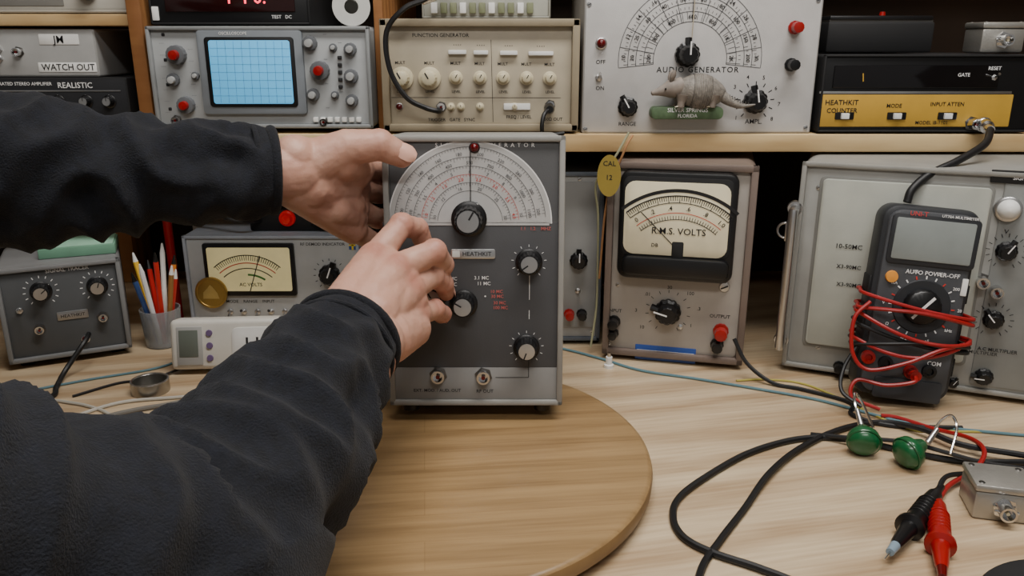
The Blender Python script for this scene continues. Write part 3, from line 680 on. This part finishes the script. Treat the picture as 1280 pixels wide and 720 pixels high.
# ------------------------------------------------------------------ digital multimeter
d = Inst("digital_multimeter", (.421, .797, .009), .098, .208, .032, (1086, 258, 1215, 262, 1180, 506, 1068, 480), yaw=-10, tilt=-7, roll=4)
MC = M("multimeter_grey", (66, 68, 72), .5, bump=.1, bscale=800); MD = M("multimeter_dark", (36, 38, 42), .5)
b = d.b
b.rplate(-.049, .049, 0, .208, 0, .032, MD, .016, .005, 8)
b.rplate(-.0435, .0435, .005, .203, -.005, .01, MC, .014, .002, 8)
for z in (.03, .07, .11): b.box(-.0505, -.0475, .004, .028, z, z+.02, BLACKM, .001); b.box(.0475, .0505, .004, .028, z, z+.02, BLACKM, .001)
d.rect(1092, 271, 1205, 335, MD, f=.007, r=.005)
d.rect(1097, 276, 1198, 329, M("multimeter_lcd", (132, 138, 136), .2), f=.0078, r=.002, ch=.0003)
d.text(1125, 269, "UNI-T", 6, M("unit_red", (200, 60, 60)), y0=.0074); d.text(1178, 271, "UT70A MULTIMETER", 3.5, WINK, y0=.0074)
d.text(1148, 344, "AUTO POWER-OFF", 5.5, WINK, y0=.0056)
X, Z = d.P(1099, 347); b.lathe((X, -.005, Z), (0, -1, 0), [(0, .0065), (.0025, .006), (.003, 0)], M("amber_button", (225, 150, 60), .4), 20)
d.rect(1186, 350, 1194, 372, WHITE, f=.006, r=.0008)
X, Z = d.P(1137, 384); b.lathe((X, -.005, Z), (0, -1, 0), [(0, .029), (.0015, .028), (.0016, 0)], MD, 40)
b.lathe((X, -.005, Z), (0, -1, 0), [(0, .02), (.007, .0185), (.009, .016), (.0092, 0)], BLACK, 40, 20, .04)
b.seg(X-.010, Z-.012, X+.009, Z+.012, .003, -.0145, WINK)
for i in range(20):
    a = 2*math.pi*i/20; b.seg(X+.0295*math.cos(a), Z+.0295*math.sin(a), X+.033*math.cos(a), Z+.033*math.sin(a), .0014, -.0056, WINK if i % 3 else REDINK)
    if i % 2 == 0: d.nt += 1; textobj("label_%d" % d.nt, ["20", "200", "2k", "20k", "mA", "V", "Ω", "hFE", "nF", "kHz"][i//2], .0045, (X+.038*math.cos(a), -.0056, Z+.038*math.sin(a)), WINK, d.e)
for x, y, m in ((1100, 448, BLACK), (1130, 461, RED), (1152, 462, BLACK), (1080, 440, RED)):
    XX, ZZ = d.P(x, y); b.lathe((XX, -.005, ZZ), (0, -1, 0), [(0, .0075), (.004, .0072), (.0045, .004), (.002, .0035)], m, 20)
d.text(1158, 454, "COM", 5.5, WINK, y0=.0056)
d.rect(1088, 470, 1170, 494, M("multimeter_foot", (50, 52, 56), .5), f=.007, r=.003)
XR, ZR = d.P(1130, 461)
b.cyl((XR, -.005, ZR), (XR, -.024, ZR), .0058, RED)
RL = M("red_lead", (150, 22, 24), .4)
def wrap(z0, z1, sag, bulge):
    pts = []
    for sx, sy in ((-.054, .018), (-.057-bulge*.3, -.006), (-.03, -.016-bulge), (0, -.018-bulge), (.03, -.016-bulge), (.056+bulge*.2, -.006), (.054, .018), (.048, .037), (0, .038), (-.048, .037), (-.054, .018)):
        t = (sx+.057)/.113; fr = 1 if sy < 0 else 0
        pts.append((sx, sy, z0+(z1-z0)*t-fr*sag*math.sin(math.pi*t)))
    return pts
for (z0, z1, m_2, sag, bu) in ((.112, .096, RL, .002, 0), (.096, .090, RL, -.006, .003), (.090, .070, RL, .010, .006), (.062, .072, RL, .016, .004), (.078, .060, RUBBER, .004, .002), (.056, .066, RUBBER, -.006, .005)):
    b.tube(wrap(z0, z1, sag, bu), .0021, m_2, 8, 5)
b.tube([(-.05, -.012, .104), (-.064, -.016, .085), (-.062, -.022, .05), (-.045, -.028, .034), (-.01, -.03, .046), (.02, -.026, .062), (.05, -.012, .07)], .0021, RL)
b.tube([(XR, -.022, ZR), (XR-.005, -.034, ZR-.004), (XR-.03, -.03, ZR-.012), (-.052, -.022, .02), (-.057, -.03, .003), (-.03, -.04, -.004)], .0021, RL)
b.tube([(-.053, -.006, .055), (-.066, -.016, .03), (-.068, -.03, .008), (-.05, -.045, -.002)], .0021, RUBBER)
d.done()

# ------------------------------------------------------------------ cables
def cable(name, pts, r, mat, n=8):
    b = B(); b.tube([(p[0], p[1], p[2] if len(p) > 2 else r) for p in pts], r, mat, n); return b.obj(name)
cable("coiled_test_cable", [(.56, .66), (.487, .668), (.421, .671), (.3715, .694), (.3335, .715), (.286, .715), (.231, .689), (.183, .649), (.1454, .609), (.1334, .578), (.136, .550), (.154, .5295), (.185, .51), (.213, .487), (.25, .44)], .0031, RUBBER)
cable("coiled_test_cable.001", [(.12, .44), (.1395, .505), (.164, .545), (.1957, .590), (.232, .642, .006), (.2786, .694, .004), (.3336, .735), (.382, .751), (.411, .7265, .008), (.433, .694, .008), (.48, .671, .009), (.58, .64, .004)], .0031, RUBBER)
cable("thin_black_lead", [(.30, .725, .003), (.335, .705, .009), (.38, .69, .012), (.43, .66, .009), (.46, .65, .008), (.56, .63)], .0022, RUBBER)
cable("red_test_lead", [(.388, .765, .004), (.403, .760, .004), (.428, .735, .004), (.4446, .702, .011), (.4415, .671, .014), (.420, .645, .010), (.384, .622, .006), (.3586, .592, .008)], .0022, RL)
LB = M("light_blue_cable", (88, 122, 132), .5)
cable("light_blue_cable", [(.03, .975), (.067, .962), (.11, .93), (.155, .892), (.218, .866), (.275, .840), (.332, .812), (.368, .785), (.41, .752), (.47, .735), (.56, .715)], .0017, LB)
cable("yellow_wire", [(.262, .862), (.30, .865), (.345, .845), (.40, .745), (.44, .735), (.50, .73), (.60, .70)], .0013, M("yellow_wire_mat", (165, 155, 75), .5))
cable("black_patch_cable", [(.262, .885, .045), (.275, .87, .02), (.30, .85, .004), (.33, .835), (.37, .80), (.36, .77), (.39, .745), (.46, .74)], .0024, RUBBER)
GC = M("grey_cable", (105, 101, 94), .5); PC = M("pale_cable", (176, 172, 162), .45)
cable("grey_audio_cable", [(-.47, .69), (-.4316, .744), (-.416, .772), (-.3745, .795), (-.337, .812), (-.27, .81), (-.22, .84)], .0026, GC)
cable("grey_audio_cable.001", [(-.46, .73), (-.43, .765), (-.39, .79), (-.34, .80), (-.27, .79), (-.24, .82)], .0022, GC)
cable("white_cable", [(-.52, .70), (-.47, .755), (-.43, .80), (-.37, .815), (-.31, .83), (-.25, .87), (-.20, .93)], .0020, PC)
cable("white_cable.001", [(-.60, .77), (-.54, .81), (-.48, .80), (-.445, .785), (-.40, .76), (-.33, .775)], .0018, PC)
cable("black_audio_cable", [(-.515, .915, .04), (-.512, .895, .035), (-.525, .87, .01), (-.52, .84), (-.5125, .812), (-.55, .77), (-.60, .74)], .003, RUBBER)
cable("thin_black_cable", [(-.49, .818), (-.455, .855), (-.425, .862), (-.406, .884, .003), (-.38, .93), (-.33, .95), (-.2, .96)], .0016, RUBBER)
cable("pale_blue_cable", [(-.60, .80), (-.50, .862), (-.43, .90), (-.40, .95), (-.37, .975), (-.3, .99)], .0015, LB)
bb = B()
bb.lathe((.5475, .947, .289), (-.2, -1, -.15), [(0, .0085), (.006, .0085), (.0065, .0075), (.018, .0075), (.02, .005), (.03, .0045)], CHROME, 24)
bb.tube([(.5415, .918, .284), (.52, .888, .272), (.48, .862, .258), (.445, .85, .245), (.425, .843, .230), (.420, .840, .2165)], .0042, RUBBER, 10); bb.obj("coaxial_cable")
bb = B(); bb.tube([(-.075, .975, .47), (-.09, .945, .43), (-.118, .93, .415), (-.139, .93, .39), (-.137, .93, .35), (-.12, .93, .32), (-.10, .935, .308), (-.085, .94, .3035), (-.085, .955, .3035)], .003, RUBBER)
bb.lathe((-.09, .95, .428), (1, .4, .5), [(-.012, .0045), (0, .006), (.012, .006), (.014, .0045)], CHROME); bb.obj("coaxial_cable.001")
bb = B(); bb.lathe((.043, .951, .306), (0, -1, 0), [(0, .006), (.012, .006), (.02, .004)], BLACK); bb.tube([(.043, .935, .306), (.036, .925, .30), (.034, .922, .285), (.038, .930, .277), (.06, .94, .2785)], .0025, RUBBER); bb.obj("coaxial_cable.002")
bb = B(); bb.tube([(.135, .935, .28), (.118, .93, .25), (.100, .945, .22), (.104, .95, .18), (.106, .955, .12), (.106, .955, .06), (.10, .95, .01)], .0014, M("twine", (150, 150, 120), .7))
bb.tube([(.14, .94, .276), (.13, .93, .26), (.113, .94, .2), (.108, .95, .1)], .0014, M("twine2", (165, 120, 80), .7)); bb.obj("hanging_wires")
e = empty("yellow_tag", (.112, .92, .232), (0, 0, D2R(-10))); b = B()
b.lathe((0, 0, 0), (0, -1, 0), [(0, .0005), (.0, .021), (.0008, .021), (.0008, 0)], M("tag_yellow", (150, 130, 55), .6), 32); b.v = [(v_[0]*.65, v_[1], v_[2]*1.15) for v_ in b.v]; b.obj("tag_disc", e)
textobj("tag_text", "CAL\n\n12", .008, (0, -.001, .006), INK, e)
bb = B(); bb.lathe((.118, .905, 0), (0, 0, 1), [(0, .006), (.004, .006), (.005, .004), (.014, .004), (.014, .002)], WHITE, 18); bb.lathe((.118, .905, .013), (0, 0, 1), [(0, .0025), (.006, .002)], CHROME, 12); bb.obj("phono_plug")

def probe(name, p0, p1, mat, tipmat, r=.0068):
    p0 = Vector(p0); p1 = Vector(p1); L = (p1-p0).length; b = B(); ax = p1-p0
    b.lathe(p0, ax, [(-.012, .0028), (0, .0035), (.008, r*.8), (L*.3, r), (L*.62, r*1.0), (L*.66, r*1.45), (L*.69, r*1.45), (L*.71, r*.9), (L*.95, r*.62), (L, r*.5)], mat, 24)
    for i in range(6): b.torus(p0+ax*(.25+.05*i), ax, r*.98, .0008, mat)
    b.lathe(p0, ax, [(L, r*.5), (L+.012, r*.4)], tipmat, 16); b.lathe(p0, ax, [(L+.012, .001), (L+.024, .0006)], CHROME, 8)
    return b.obj(name)
probe("test_probe", (.3586, .592, .009), (.3147, .500, .0105), RED, DKRED, .0078)
probe("test_probe.001", (.366, .607, .009), (.2934, .528, .0105), BLACK, M("probe_tip_blue", (130, 150, 165), .3), .0078)
cable("black_test_lead", [(.366, .607, .009), (.385, .628, .012), (.42, .642, .007), (.46, .655, .004), (.56, .66)], .0022, RUBBER)
bb = B(); bb.lathe((.39, .435, 0), (0, 0, 1), [(0, .074), (.002, .076), (.010, .076), (.012, .0745), (.012, .06), (.0105, .058), (.0105, 0)], BLACKM, 64); bb.obj("round_rubber_pad")
GRN = M("green_vinyl", (16, 88, 48), .3, coat=.3)
for i, (x, y, rz) in enumerate(((.340, .692, 20), (.374, .664, -30))):
    e = empty("green_rubber_clip" + (".%03d" % i if i else ""), (x, y, 0), (0, 0, D2R(rz))); b = B()
    b.lathe((-.006, -.003, .0155), (.75, 1, .35), [(-.010, .002), (-.0095, .009), (-.006, .0135), (0, .0155), (.005, .0145), (.010, .009), (.018, .0055), (.020, .003)], GRN, 24)
    b.torus((-.007, -.005, .0150), (.75, 1, .35), .0150, .0012, GRN)
    b.tube([(.01, .02, .021), (.015, .035, .035), (.024, .045, .04), (.03, .04, .03), (.028, .02, .012)], .0014, CHROME)
    b.cyl((.008, .016, .02), (.014, .03, .03), .003, SILVER, .0022, 12)
    b.obj("clip_body", e)

# ------------------------------------------------------------------ person
def organic(name, caps, voxel, smooth, mats, parent, post=None):
    """caps: (p0,r0,p1,r1,[flags]) tapered limbs fused into one continuous surface"""
    b = B()
    for cpt in caps:
        p0, r0, p1, r1 = cpt[:4]; fl = cpt[4] if len(cpt) > 4 else 'oo'
        p0 = Vector(p0); p1 = Vector(p1); L = (p1-p0).length
        if L < 1e-6:
            b.sphere(p0, r0, mats[0], n=20); continue
        prof = []
        if fl[0] == 'o': prof += [(-r0*math.cos(t), r0*math.sin(t)) for t in [math.pi/2*k/6 for k in range(0, 6)]]
        prof += [(0, r0), (L, r1)]
        if fl[1] == 'o': prof += [(L+r1*math.sin(t), r1*math.cos(t)) for t in [math.pi/2*k/6 for k in range(1, 7)]]
        b.lathe(p0, p1-p0, prof, mats[0], 24)
    o = b.obj(name+"_raw")
    md = o.modifiers.new("r", 'REMESH'); md.mode = 'VOXEL'; md.voxel_size = voxel; md.use_smooth_shade = True
    ms = o.modifiers.new("s", 'SMOOTH'); ms.factor = .5; ms.iterations = smooth
    bpy.context.view_layer.update()
    dg = bpy.context.evaluated_depsgraph_get()
    me = bpy.data.meshes.new_from_object(o.evaluated_get(dg)); bpy.data.objects.remove(o)
    me.name = name; me.materials.clear()
    for m in mats: me.materials.append(m)
    if post:
        n = len(me.vertices); co = np.empty(n*3, 'f'); no = np.empty(n*3, 'f')
        me.vertices.foreach_get("co", co); me.vertex_normals.foreach_get("vector", no)
        co = co.reshape(-1, 3).astype(float); no = no.reshape(-1, 3).astype(float)
        co = post(me, co, no)
        if co is not None: me.vertices.foreach_set("co", co.astype('f').ravel())
    me.polygons.foreach_set("use_smooth", [True]*len(me.polygons)); me.update()
    n = bpy.data.objects.new(name, me); SC.collection.objects.link(n); n.parent = parent
    return n

person = empty("person", (0, 0, 0))
def skin_mat():
    m = bpy.data.materials.new("skin"); m.use_nodes = True; nt = m.node_tree; N = nt.nodes; L = nt.links; p = N["Principled BSDF"]
    tc = N.new("ShaderNodeTexCoord"); n = N.new("ShaderNodeTexNoise"); n.inputs["Scale"].default_value = 45; n.inputs["Detail"].default_value = 5
    L.new(tc.outputs["Object"], n.inputs["Vector"])
    at = N.new("ShaderNodeAttribute"); at.attribute_name = "flush"
    a = N.new("ShaderNodeMath"); a.operation = 'MULTIPLY_ADD'; a.inputs[1].default_value = .6
    L.new(n.outputs["Fac"], a.inputs[0]); L.new(at.outputs["Fac"], a.inputs[2])
    r = N.new("ShaderNodeValToRGB"); r.color_ramp.elements[0].position = .15; r.color_ramp.elements[1].position = .95
    r.color_ramp.elements[0].color = (*lin((198, 156, 136)), 1); r.color_ramp.elements[1].color = (*lin((165, 98, 82)), 1)
    L.new(a.outputs[0], r.inputs["Fac"]); L.new(r.outputs["Color"], p.inputs["Base Color"])
    p.inputs["Roughness"].default_value = .5; p.inputs["Subsurface Weight"].default_value = .1
    p.inputs["Subsurface Radius"].default_value = (.01, .004, .002); p.inputs["Subsurface Scale"].default_value = .6
    n2 = N.new("ShaderNodeTexNoise"); n2.inputs["Scale"].default_value = 260; n2.inputs["Detail"].default_value = 4
    L.new(tc.outputs["Object"], n2.inputs["Vector"])
    bp = N.new("ShaderNodeBump"); bp.inputs["Strength"].default_value = .5; bp.inputs["Distance"].default_value = .0008
    L.new(n2.outputs["Fac"], bp.inputs["Height"]); L.new(bp.outputs["Normal"], p.inputs["Normal"])
    return m
SKIN = skin_mat(); NAIL = M("nail", (214, 168, 150), .3, var=.03)

def hand(name, wrist, wdir, fingers, thumb, extra, palm_r=.0125, dors=(0, 0, 1), back=(0, 0, 1), off=(0, 0, 0), fs=1.0, tr=(.0175, .0125, .0108, .0088)):
    """fingers: 4 lists [MCP,PIP,DIP,tip]; thumb: [CMC,MCP,IP,tip]"""
    O = Vector(off)
    fingers = [[Vector(p)+O for p in F] for F in fingers]; thumb = [Vector(p)+O for p in thumb]
    caps = []; hot = []; creases = []
    W0 = Vector(wrist); wd = Vector(wdir); bk = Vector(back).normalized()
    wr = [W0+wd*.013, W0+wd*.005, W0-wd*.005, W0-wd*.013]
    fr = [(.0112, .0096, .0086, .0072), (.0115, .0098, .0088, .0074), (.011, .0092, .0083, .007), (.0103, .0083, .0074, .0064)]
    fr = [tuple(q_*fs for q_ in t) for t in fr]
    for i, F in enumerate(fingers):
        caps.append((wr[i], .0195, F[0], palm_r))
        if i: # web
            a = F[0]; c = fingers[i-1][0]; mid = (a+c)/2; caps.append((mid, palm_r*.95, W0, .018))
            caps.append((c, palm_r*.9, a, palm_r*.9))
        R = fr[i]; P = F
        caps += [(P[0], R[0], P[1], R[1]*.96), (P[1], R[1], P[2], R[2]*.97), (P[2], R[2], P[3], R[3])]
        hot += [P[0]+bk*.01, P[1], P[2], P[3]]
        creases += [(P[1], (P[2]-P[0]).normalized()), (P[2], (P[3]-P[1]).normalized())]
        caps.append((P[1], R[1]*1.08, P[1], R[1]*1.08)); caps.append((P[2], R[2]*1.05, P[2], R[2]*1.05))
        kn = P[0]+bk*.004; caps.append((kn, .0114, kn, .0114))                      # knuckle
        caps.append((kn, .0092, W0.lerp(P[0], .35)+bk*.009, .009))                  # tendon ridge
    T = thumb; R = tr
    caps += [(W0, .019, T[0], R[0]), (T[0], R[0], T[1], R[1]), (T[1], R[1], T[2], R[2]), (T[2], R[2], T[3], R[3])]
    caps.append((T[2], R[2]*1.05, T[2], R[2]*1.05))
    caps.append((T[0], .015, fingers[0][0], .011)); caps.append((T[1], R[1]*.85, (fingers[0][0]+T[0])/2, .012))
    hot += [T[2], T[3], T[1]]; creases += [(T[2], (T[3]-T[1]).normalized())]
    caps += extra
    H = np.array([h_[:] for h_ in hot])
    def post(me, co, no):
        at = me.attributes.new("flush", 'FLOAT', 'POINT')
        dm = np.sqrt(((co[:, None, :]-H[None])**2).sum(2)).min(1)
        at.data.foreach_set("value", (np.clip(1-dm/.016, 0, 1)*.6).astype('f'))
        disp = np.array([noise.noise(Vector(p)*160) for p in co])*.00035
        for c_, ax in creases:     # fine transverse creases over each joint
            rel = co-np.array(c_[:]); t = rel @ np.array(ax[:]); dist = np.sqrt((rel**2).sum(1))
            wgt = np.clip(1-dist/.014, 0, 1)
            disp -= wgt*.0011*np.maximum(0, np.cos(t/.0030*math.pi))**3
        return co+no*disp[:, None]
    o = organic(name, caps, .0013, 5, [SKIN], person, post)
    b = B(); dv = Vector(dors)
    for F, rr in [(f_, .0072*fs) for f_ in fingers]+[(thumb, tr[3])]:
        P2, P3 = F[2], F[3]; ax = (P3-P2).normalized()
        dd = F[2]-(F[1]+F[3])/2
        if F is thumb or dd.length < .001: dd = dv
        dd = (dd-ax*dd.dot(ax)).normalized(); sd = ax.cross(dd)
        c0 = P3+dd*rr*.80
        R_ = []
        for j_ in range(7):
            tt = -1+2*j_/6; row = []
            wdt = rr*.72*(1-max(0, abs(tt)-.5)*.9)
            for i in range(7):
                u = -1+2*i/6; row.append(tuple(c0+ax*(tt*rr*.85+.001)+sd*u*wdt+dd*(rr*.22*(1-u*u)+.0004-.0012*max(0, tt)**2)))
            R_.append(row)
        vs = [p_ for r__ in R_ for p_ in r__]; fs_ = [(j_*7+i, j_*7+i+1, j_*7+i+8, j_*7+i+7) for j_ in range(6) for i in range(6)]
        b.add(vs, fs_, NAIL)
    b.obj(name+"_nails", person, 80)
    return o

RW = (-.1225, .578, .167)
hand("hand_right", RW, Vector((-.75, .1, .55)).normalized()*1.15,
     [[(-.116, .650, .2046), (-.0965, .680, .2262), (-.0845, .697, .2195), (-.0790, .706, .2000)],
      [(-.0968, .645, .197), (-.0675, .668, .2055), (-.0615, .688, .1885), (-.0660, .701, .1745)],
      [(-.0870, .643, .179), (-.0700, .673, .182), (-.0620, .690, .170), (-.0610, .704, .157)],
      [(-.0830, .645, .156), (-.0685, .667, .153), (-.0630, .684, .143), (-.066, .699, .136)]],
     [(-.124, .605, .166), (-.121, .645, .168), (-.110, .675, .160), (-.0955, .700, .153)],
     [((-.100, .60, .153), .0225, (-.085, .635, .148), .017), ((-.14, .55, .16), .027, RW, .025), ((-.113, .55, .15), .025, (-.106, .58, .156), .023), ((-.11, .60, .172), .021, (-.10, .63, .182), .016)],
     palm_r=.0145, dors=(-.3, -.8, .5), back=(.15, -.75, .65), off=(0, .004, 0), fs=1.12)
LW = (-.188, .692, .271)
hand("hand_left", LW, Vector((0.1, -.1, 1)).normalized()*1.05,
     [[(-.146, .752, .2670), (-.1335, .786, .258), (-.1295, .811, .253), (-.1285, .832, .250)],
      [(-.148, .754, .247), (-.1335, .790, .236), (-.1295, .815, .230), (-.1285, .838, .226)],
      [(-.149, .748, .228), (-.1335, .780, .212), (-.1295, .805, .205), (-.1285, .826, .200)],
      [(-.150, .738, .210), (-.1335, .762, .191), (-.1290, .782, .183), (-.1285, .799, .178)]],
     [(-.168, .702, .2800), (-.1450, .705, .2905), (-.1170, .7115, .2925), (-.0985, .7175, .2825)],
     [((-.215, .675, .272), .026, LW, .0245), ((-.17, .71, .268), .022, (-.145, .738, .262), .015), ((-.175, .708, .250), .020, (-.152, .735, .233), .016), ((-.178, .70, .258), .022, (-.155, .732, .25), .017),
      ((-.150, .708, .278), .0165, (-.140, .742, .266), .013), ((-.160, .715, .235), .015, (-.150, .735, .222), .014)],
     palm_r=.0140, dors=(.1, -.78, .55), back=(-.8, .5, 0), fs=1.12, tr=(.0205, .0165, .0138, .0112))

FLE = M("navy_fleece", (11, 14, 23), .95, var=.45, scale=140, bump=1.0, bscale=800, sheen=.04)
cuffL = Vector((-.204, .686, .2735)); elbL = Vector((-.435, .585, .288)); elbR = Vector((-.172, .335, .116))
axR = elbR-Vector(RW)
cuffR = Vector(RW)+axR.normalized()*.012
shR = Vector((-.385, .13, .33)); shL = Vector((-.70, .28, .38))
midR = cuffR.lerp(elbR, .5); midL = cuffL.lerp(elbL, .5)
arms = [(cuffR, elbR), (elbR, shR), (cuffL, elbL), (elbL, shL)]
caps = [(cuffR, .041, midR, .057, 'xo'), (midR, .057, elbR, .073), (elbR, .073, shR, .084),
        (cuffL, .036, midL, .050, 'xo'), (midL, .050, elbL, .064), (elbL, .064, shL, .082),
        (shR, .085, (-.54, .19, .33), .12), (shL, .085, (-.54, .19, .33), .12),
        ((-.54, .17, .32), .13, (-.58, .04, .2), .145), ((-.58, .04, .2), .145, (-.62, -.10, .04), .14), ((-.50, .06, .24), .11, (-.56, -.10, .04), .12), ((-.66, .12, .26), .11, (-.68, -.08, .04), .12),
        ((-.57, -.12, -.02), .14, (-.67, -.12, -.02), .14), ((-.54, .2, .36), .09, (-.525, .225, .415), .07, 'ox')]
def folds(me, co, no):
    out = co.copy()
    for k_ in range(len(co)):
        p = Vector(co[k_]); best = None
        for a, c2 in arms:
            ab = c2-a; t = max(-.1, min(1.1, (p-a).dot(ab)/ab.length_squared)); q_ = a+ab*t; dd = (p-q_).length
            if best is None or dd < best[0]: best = (dd, t*ab.length, p-q_, ab, a)
        dd, s_, rad, ax, a = best; ax = ax.normalized()
        u = ax.orthogonal().normalized(); w_ = ax.cross(u); ang = math.atan2(rad.dot(w_), rad.dot(u))
        cs = Vector((math.cos(ang), math.sin(ang), 0))*1.1
        f1 = noise.noise(Vector((cs.x, cs.y, s_*26+a.x*9)))
        f2 = noise.noise(Vector((cs.x*1.8+5, cs.y*1.8, s_*58+a.y*5)))
        f3 = noise.noise(p*14)
        fade = min(1, max(0, s_)/.03)
        out[k_] += no[k_]*((.0105*(.45-abs(f1)*2)+.0035*f2+.007*f3)*fade)
    return out
organic("jacket", caps, .0042, 4, [FLE], person, folds)
b = B()
for c_, ax, r in ((cuffR, axR, .0405), (cuffL, elbL-cuffL, .0355)):
    ax = Vector(ax).normalized(); b.torus(c_+ax*.002, ax, r-.001, .0042, FLE, 40, 10); b.torus(c_+ax*.016, ax, r+.0008, .0022, FLE, 40, 8)
    b.lathe(c_+ax*.004, -ax, [(0, r-.004), (.0005, r-.009)], BLACKM)
b.obj("jacket_cuffs", person)
JE = M("denim", (50, 60, 85), .85, var=.2, scale=200, bump=.5, bscale=900)
organic("trousers", [((-.57, -.13, -.08), .135, (-.67, -.13, -.08), .135), ((-.55, -.13, -.1), .105, (-.53, -.10, -.48), .07), ((-.53, -.10, -.48), .068, (-.54, -.14, -.84), .055, 'ox'),
                      ((-.69, -.13, -.1), .105, (-.74, -.16, -.48), .07), ((-.74, -.16, -.48), .068, (-.76, -.26, -.84), .055, 'ox')], .007, 4, [JE], person)
organic("shoes", [((-.54, -.15, -.885), .034, (-.51, -.03, -.888), .03), ((-.54, -.15, -.86), .045, (-.53, -.1, -.875), .04), ((-.76, -.27, -.885), .034, (-.73, -.15, -.888), .03), ((-.76, -.27, -.86), .045, (-.75, -.22, -.875), .04)], .005, 4, [BLACKM], person)
hc = Vector((-.475, .315, .555)); fw = Vector((.55, .62, -.55)).normalized(); rt = fw.cross(Vector((0, 0, 1))).normalized(); upv = rt.cross(fw)
H_ = lambda f_, r__, u_: hc+fw*f_+rt*r__+upv*u_
def flush0(me, co, no):
    me.attributes.new("flush", 'FLOAT', 'POINT')
organic("head", [(H_(-.02, 0, .03), .082, H_(.015, 0, .02), .078), (H_(.03, -.02, -.04), .045, H_(.03, .02, -.04), .045), (H_(.055, -.008, -.07), .024, H_(.055, .008, -.07), .024),
                  (H_(.09, 0, .015), .008, H_(.108, 0, -.018), .012), (H_(.086, -.012, -.05), .009, H_(.086, .012, -.05), .009), (H_(.075, -.035, .028), .014, H_(.075, .035, .028), .014),
                  (H_(0, -.082, .015), .012, H_(-.008, -.086, -.02), .009), (H_(0, .082, .015), .012, H_(-.008, .086, -.02), .009), (H_(-.03, 0, -.04), .058, (-.528, .225, .41), .062)], .003, 4, [SKIN], person, flush0)
organic("hair", [(H_(-.03, 0, .045), .083, H_(.0, 0, .04), .082), (H_(-.04, 0, -.0), .075, H_(-.03, 0, .03), .08)], .004, 3, [M("brown_grey_hair", (85, 75, 66), .8, var=.3, scale=150, bump=.8)], person)
b = B()
for s_ in (-1, 1):
    b.sphere(H_(.079, s_*.031, .01), .0115, WHITE); b.sphere(H_(.0878, s_*.031, .009), .0045, BLACK)
b.obj("eyes", person)

# ------------------------------------------------------------------ lights
def area(name, loc, rot, sx, sy, P, col=(1, 1, 1)):
    l = bpy.data.lights.new(name, 'AREA'); l.shape = 'RECTANGLE'; l.size = sx; l.size_y = sy; l.energy = P; l.color = col
    o = bpy.data.objects.new(name, l); SC.collection.objects.link(o); o.location = loc; o.rotation_euler = [D2R(r) for r in rot]; return o
for i, (x, y) in enumerate(((.25, .48), (.0, -.55))):
    e = empty("ceiling_light" + (".001" if i else ""), (x, y, 1.6)); b = B()
    b.box(-.6, .6, -.14, .14, -.05, 0, WHITE, .005); b.box(-.57, .57, -.12, .12, -.053, -.049, M("diffuser", (250, 250, 245), .5, emit=2.5)); b.obj("light_fixture", e)
area("ceiling_lamp_main", (.25, .48, 1.54), (0, 0, 0), 1.14, .24, 23, (1, .965, .92))
area("ceiling_lamp_rear", (.0, -.55, 1.54), (25, 0, 0), 1.14, .24, 20, (1, .965, .92))
wd = bpy.data.worlds.new("world"); SC.world = wd; wd.use_nodes = True
wd.node_tree.nodes["Background"].inputs[0].default_value = (1.0, .97, .93, 1); wd.node_tree.nodes["Background"].inputs[1].default_value = .28

# ------------------------------------------------------------------ camera
cd = bpy.data.cameras.new("camera"); cd.sensor_width = 36; cd.lens = 28.125; cd.clip_start = .01
co = bpy.data.objects.new("camera", cd); SC.collection.objects.link(co)
co.location = (0, 0, .378); co.rotation_euler = (D2R(90-17), 0, 0)
SC.camera = co
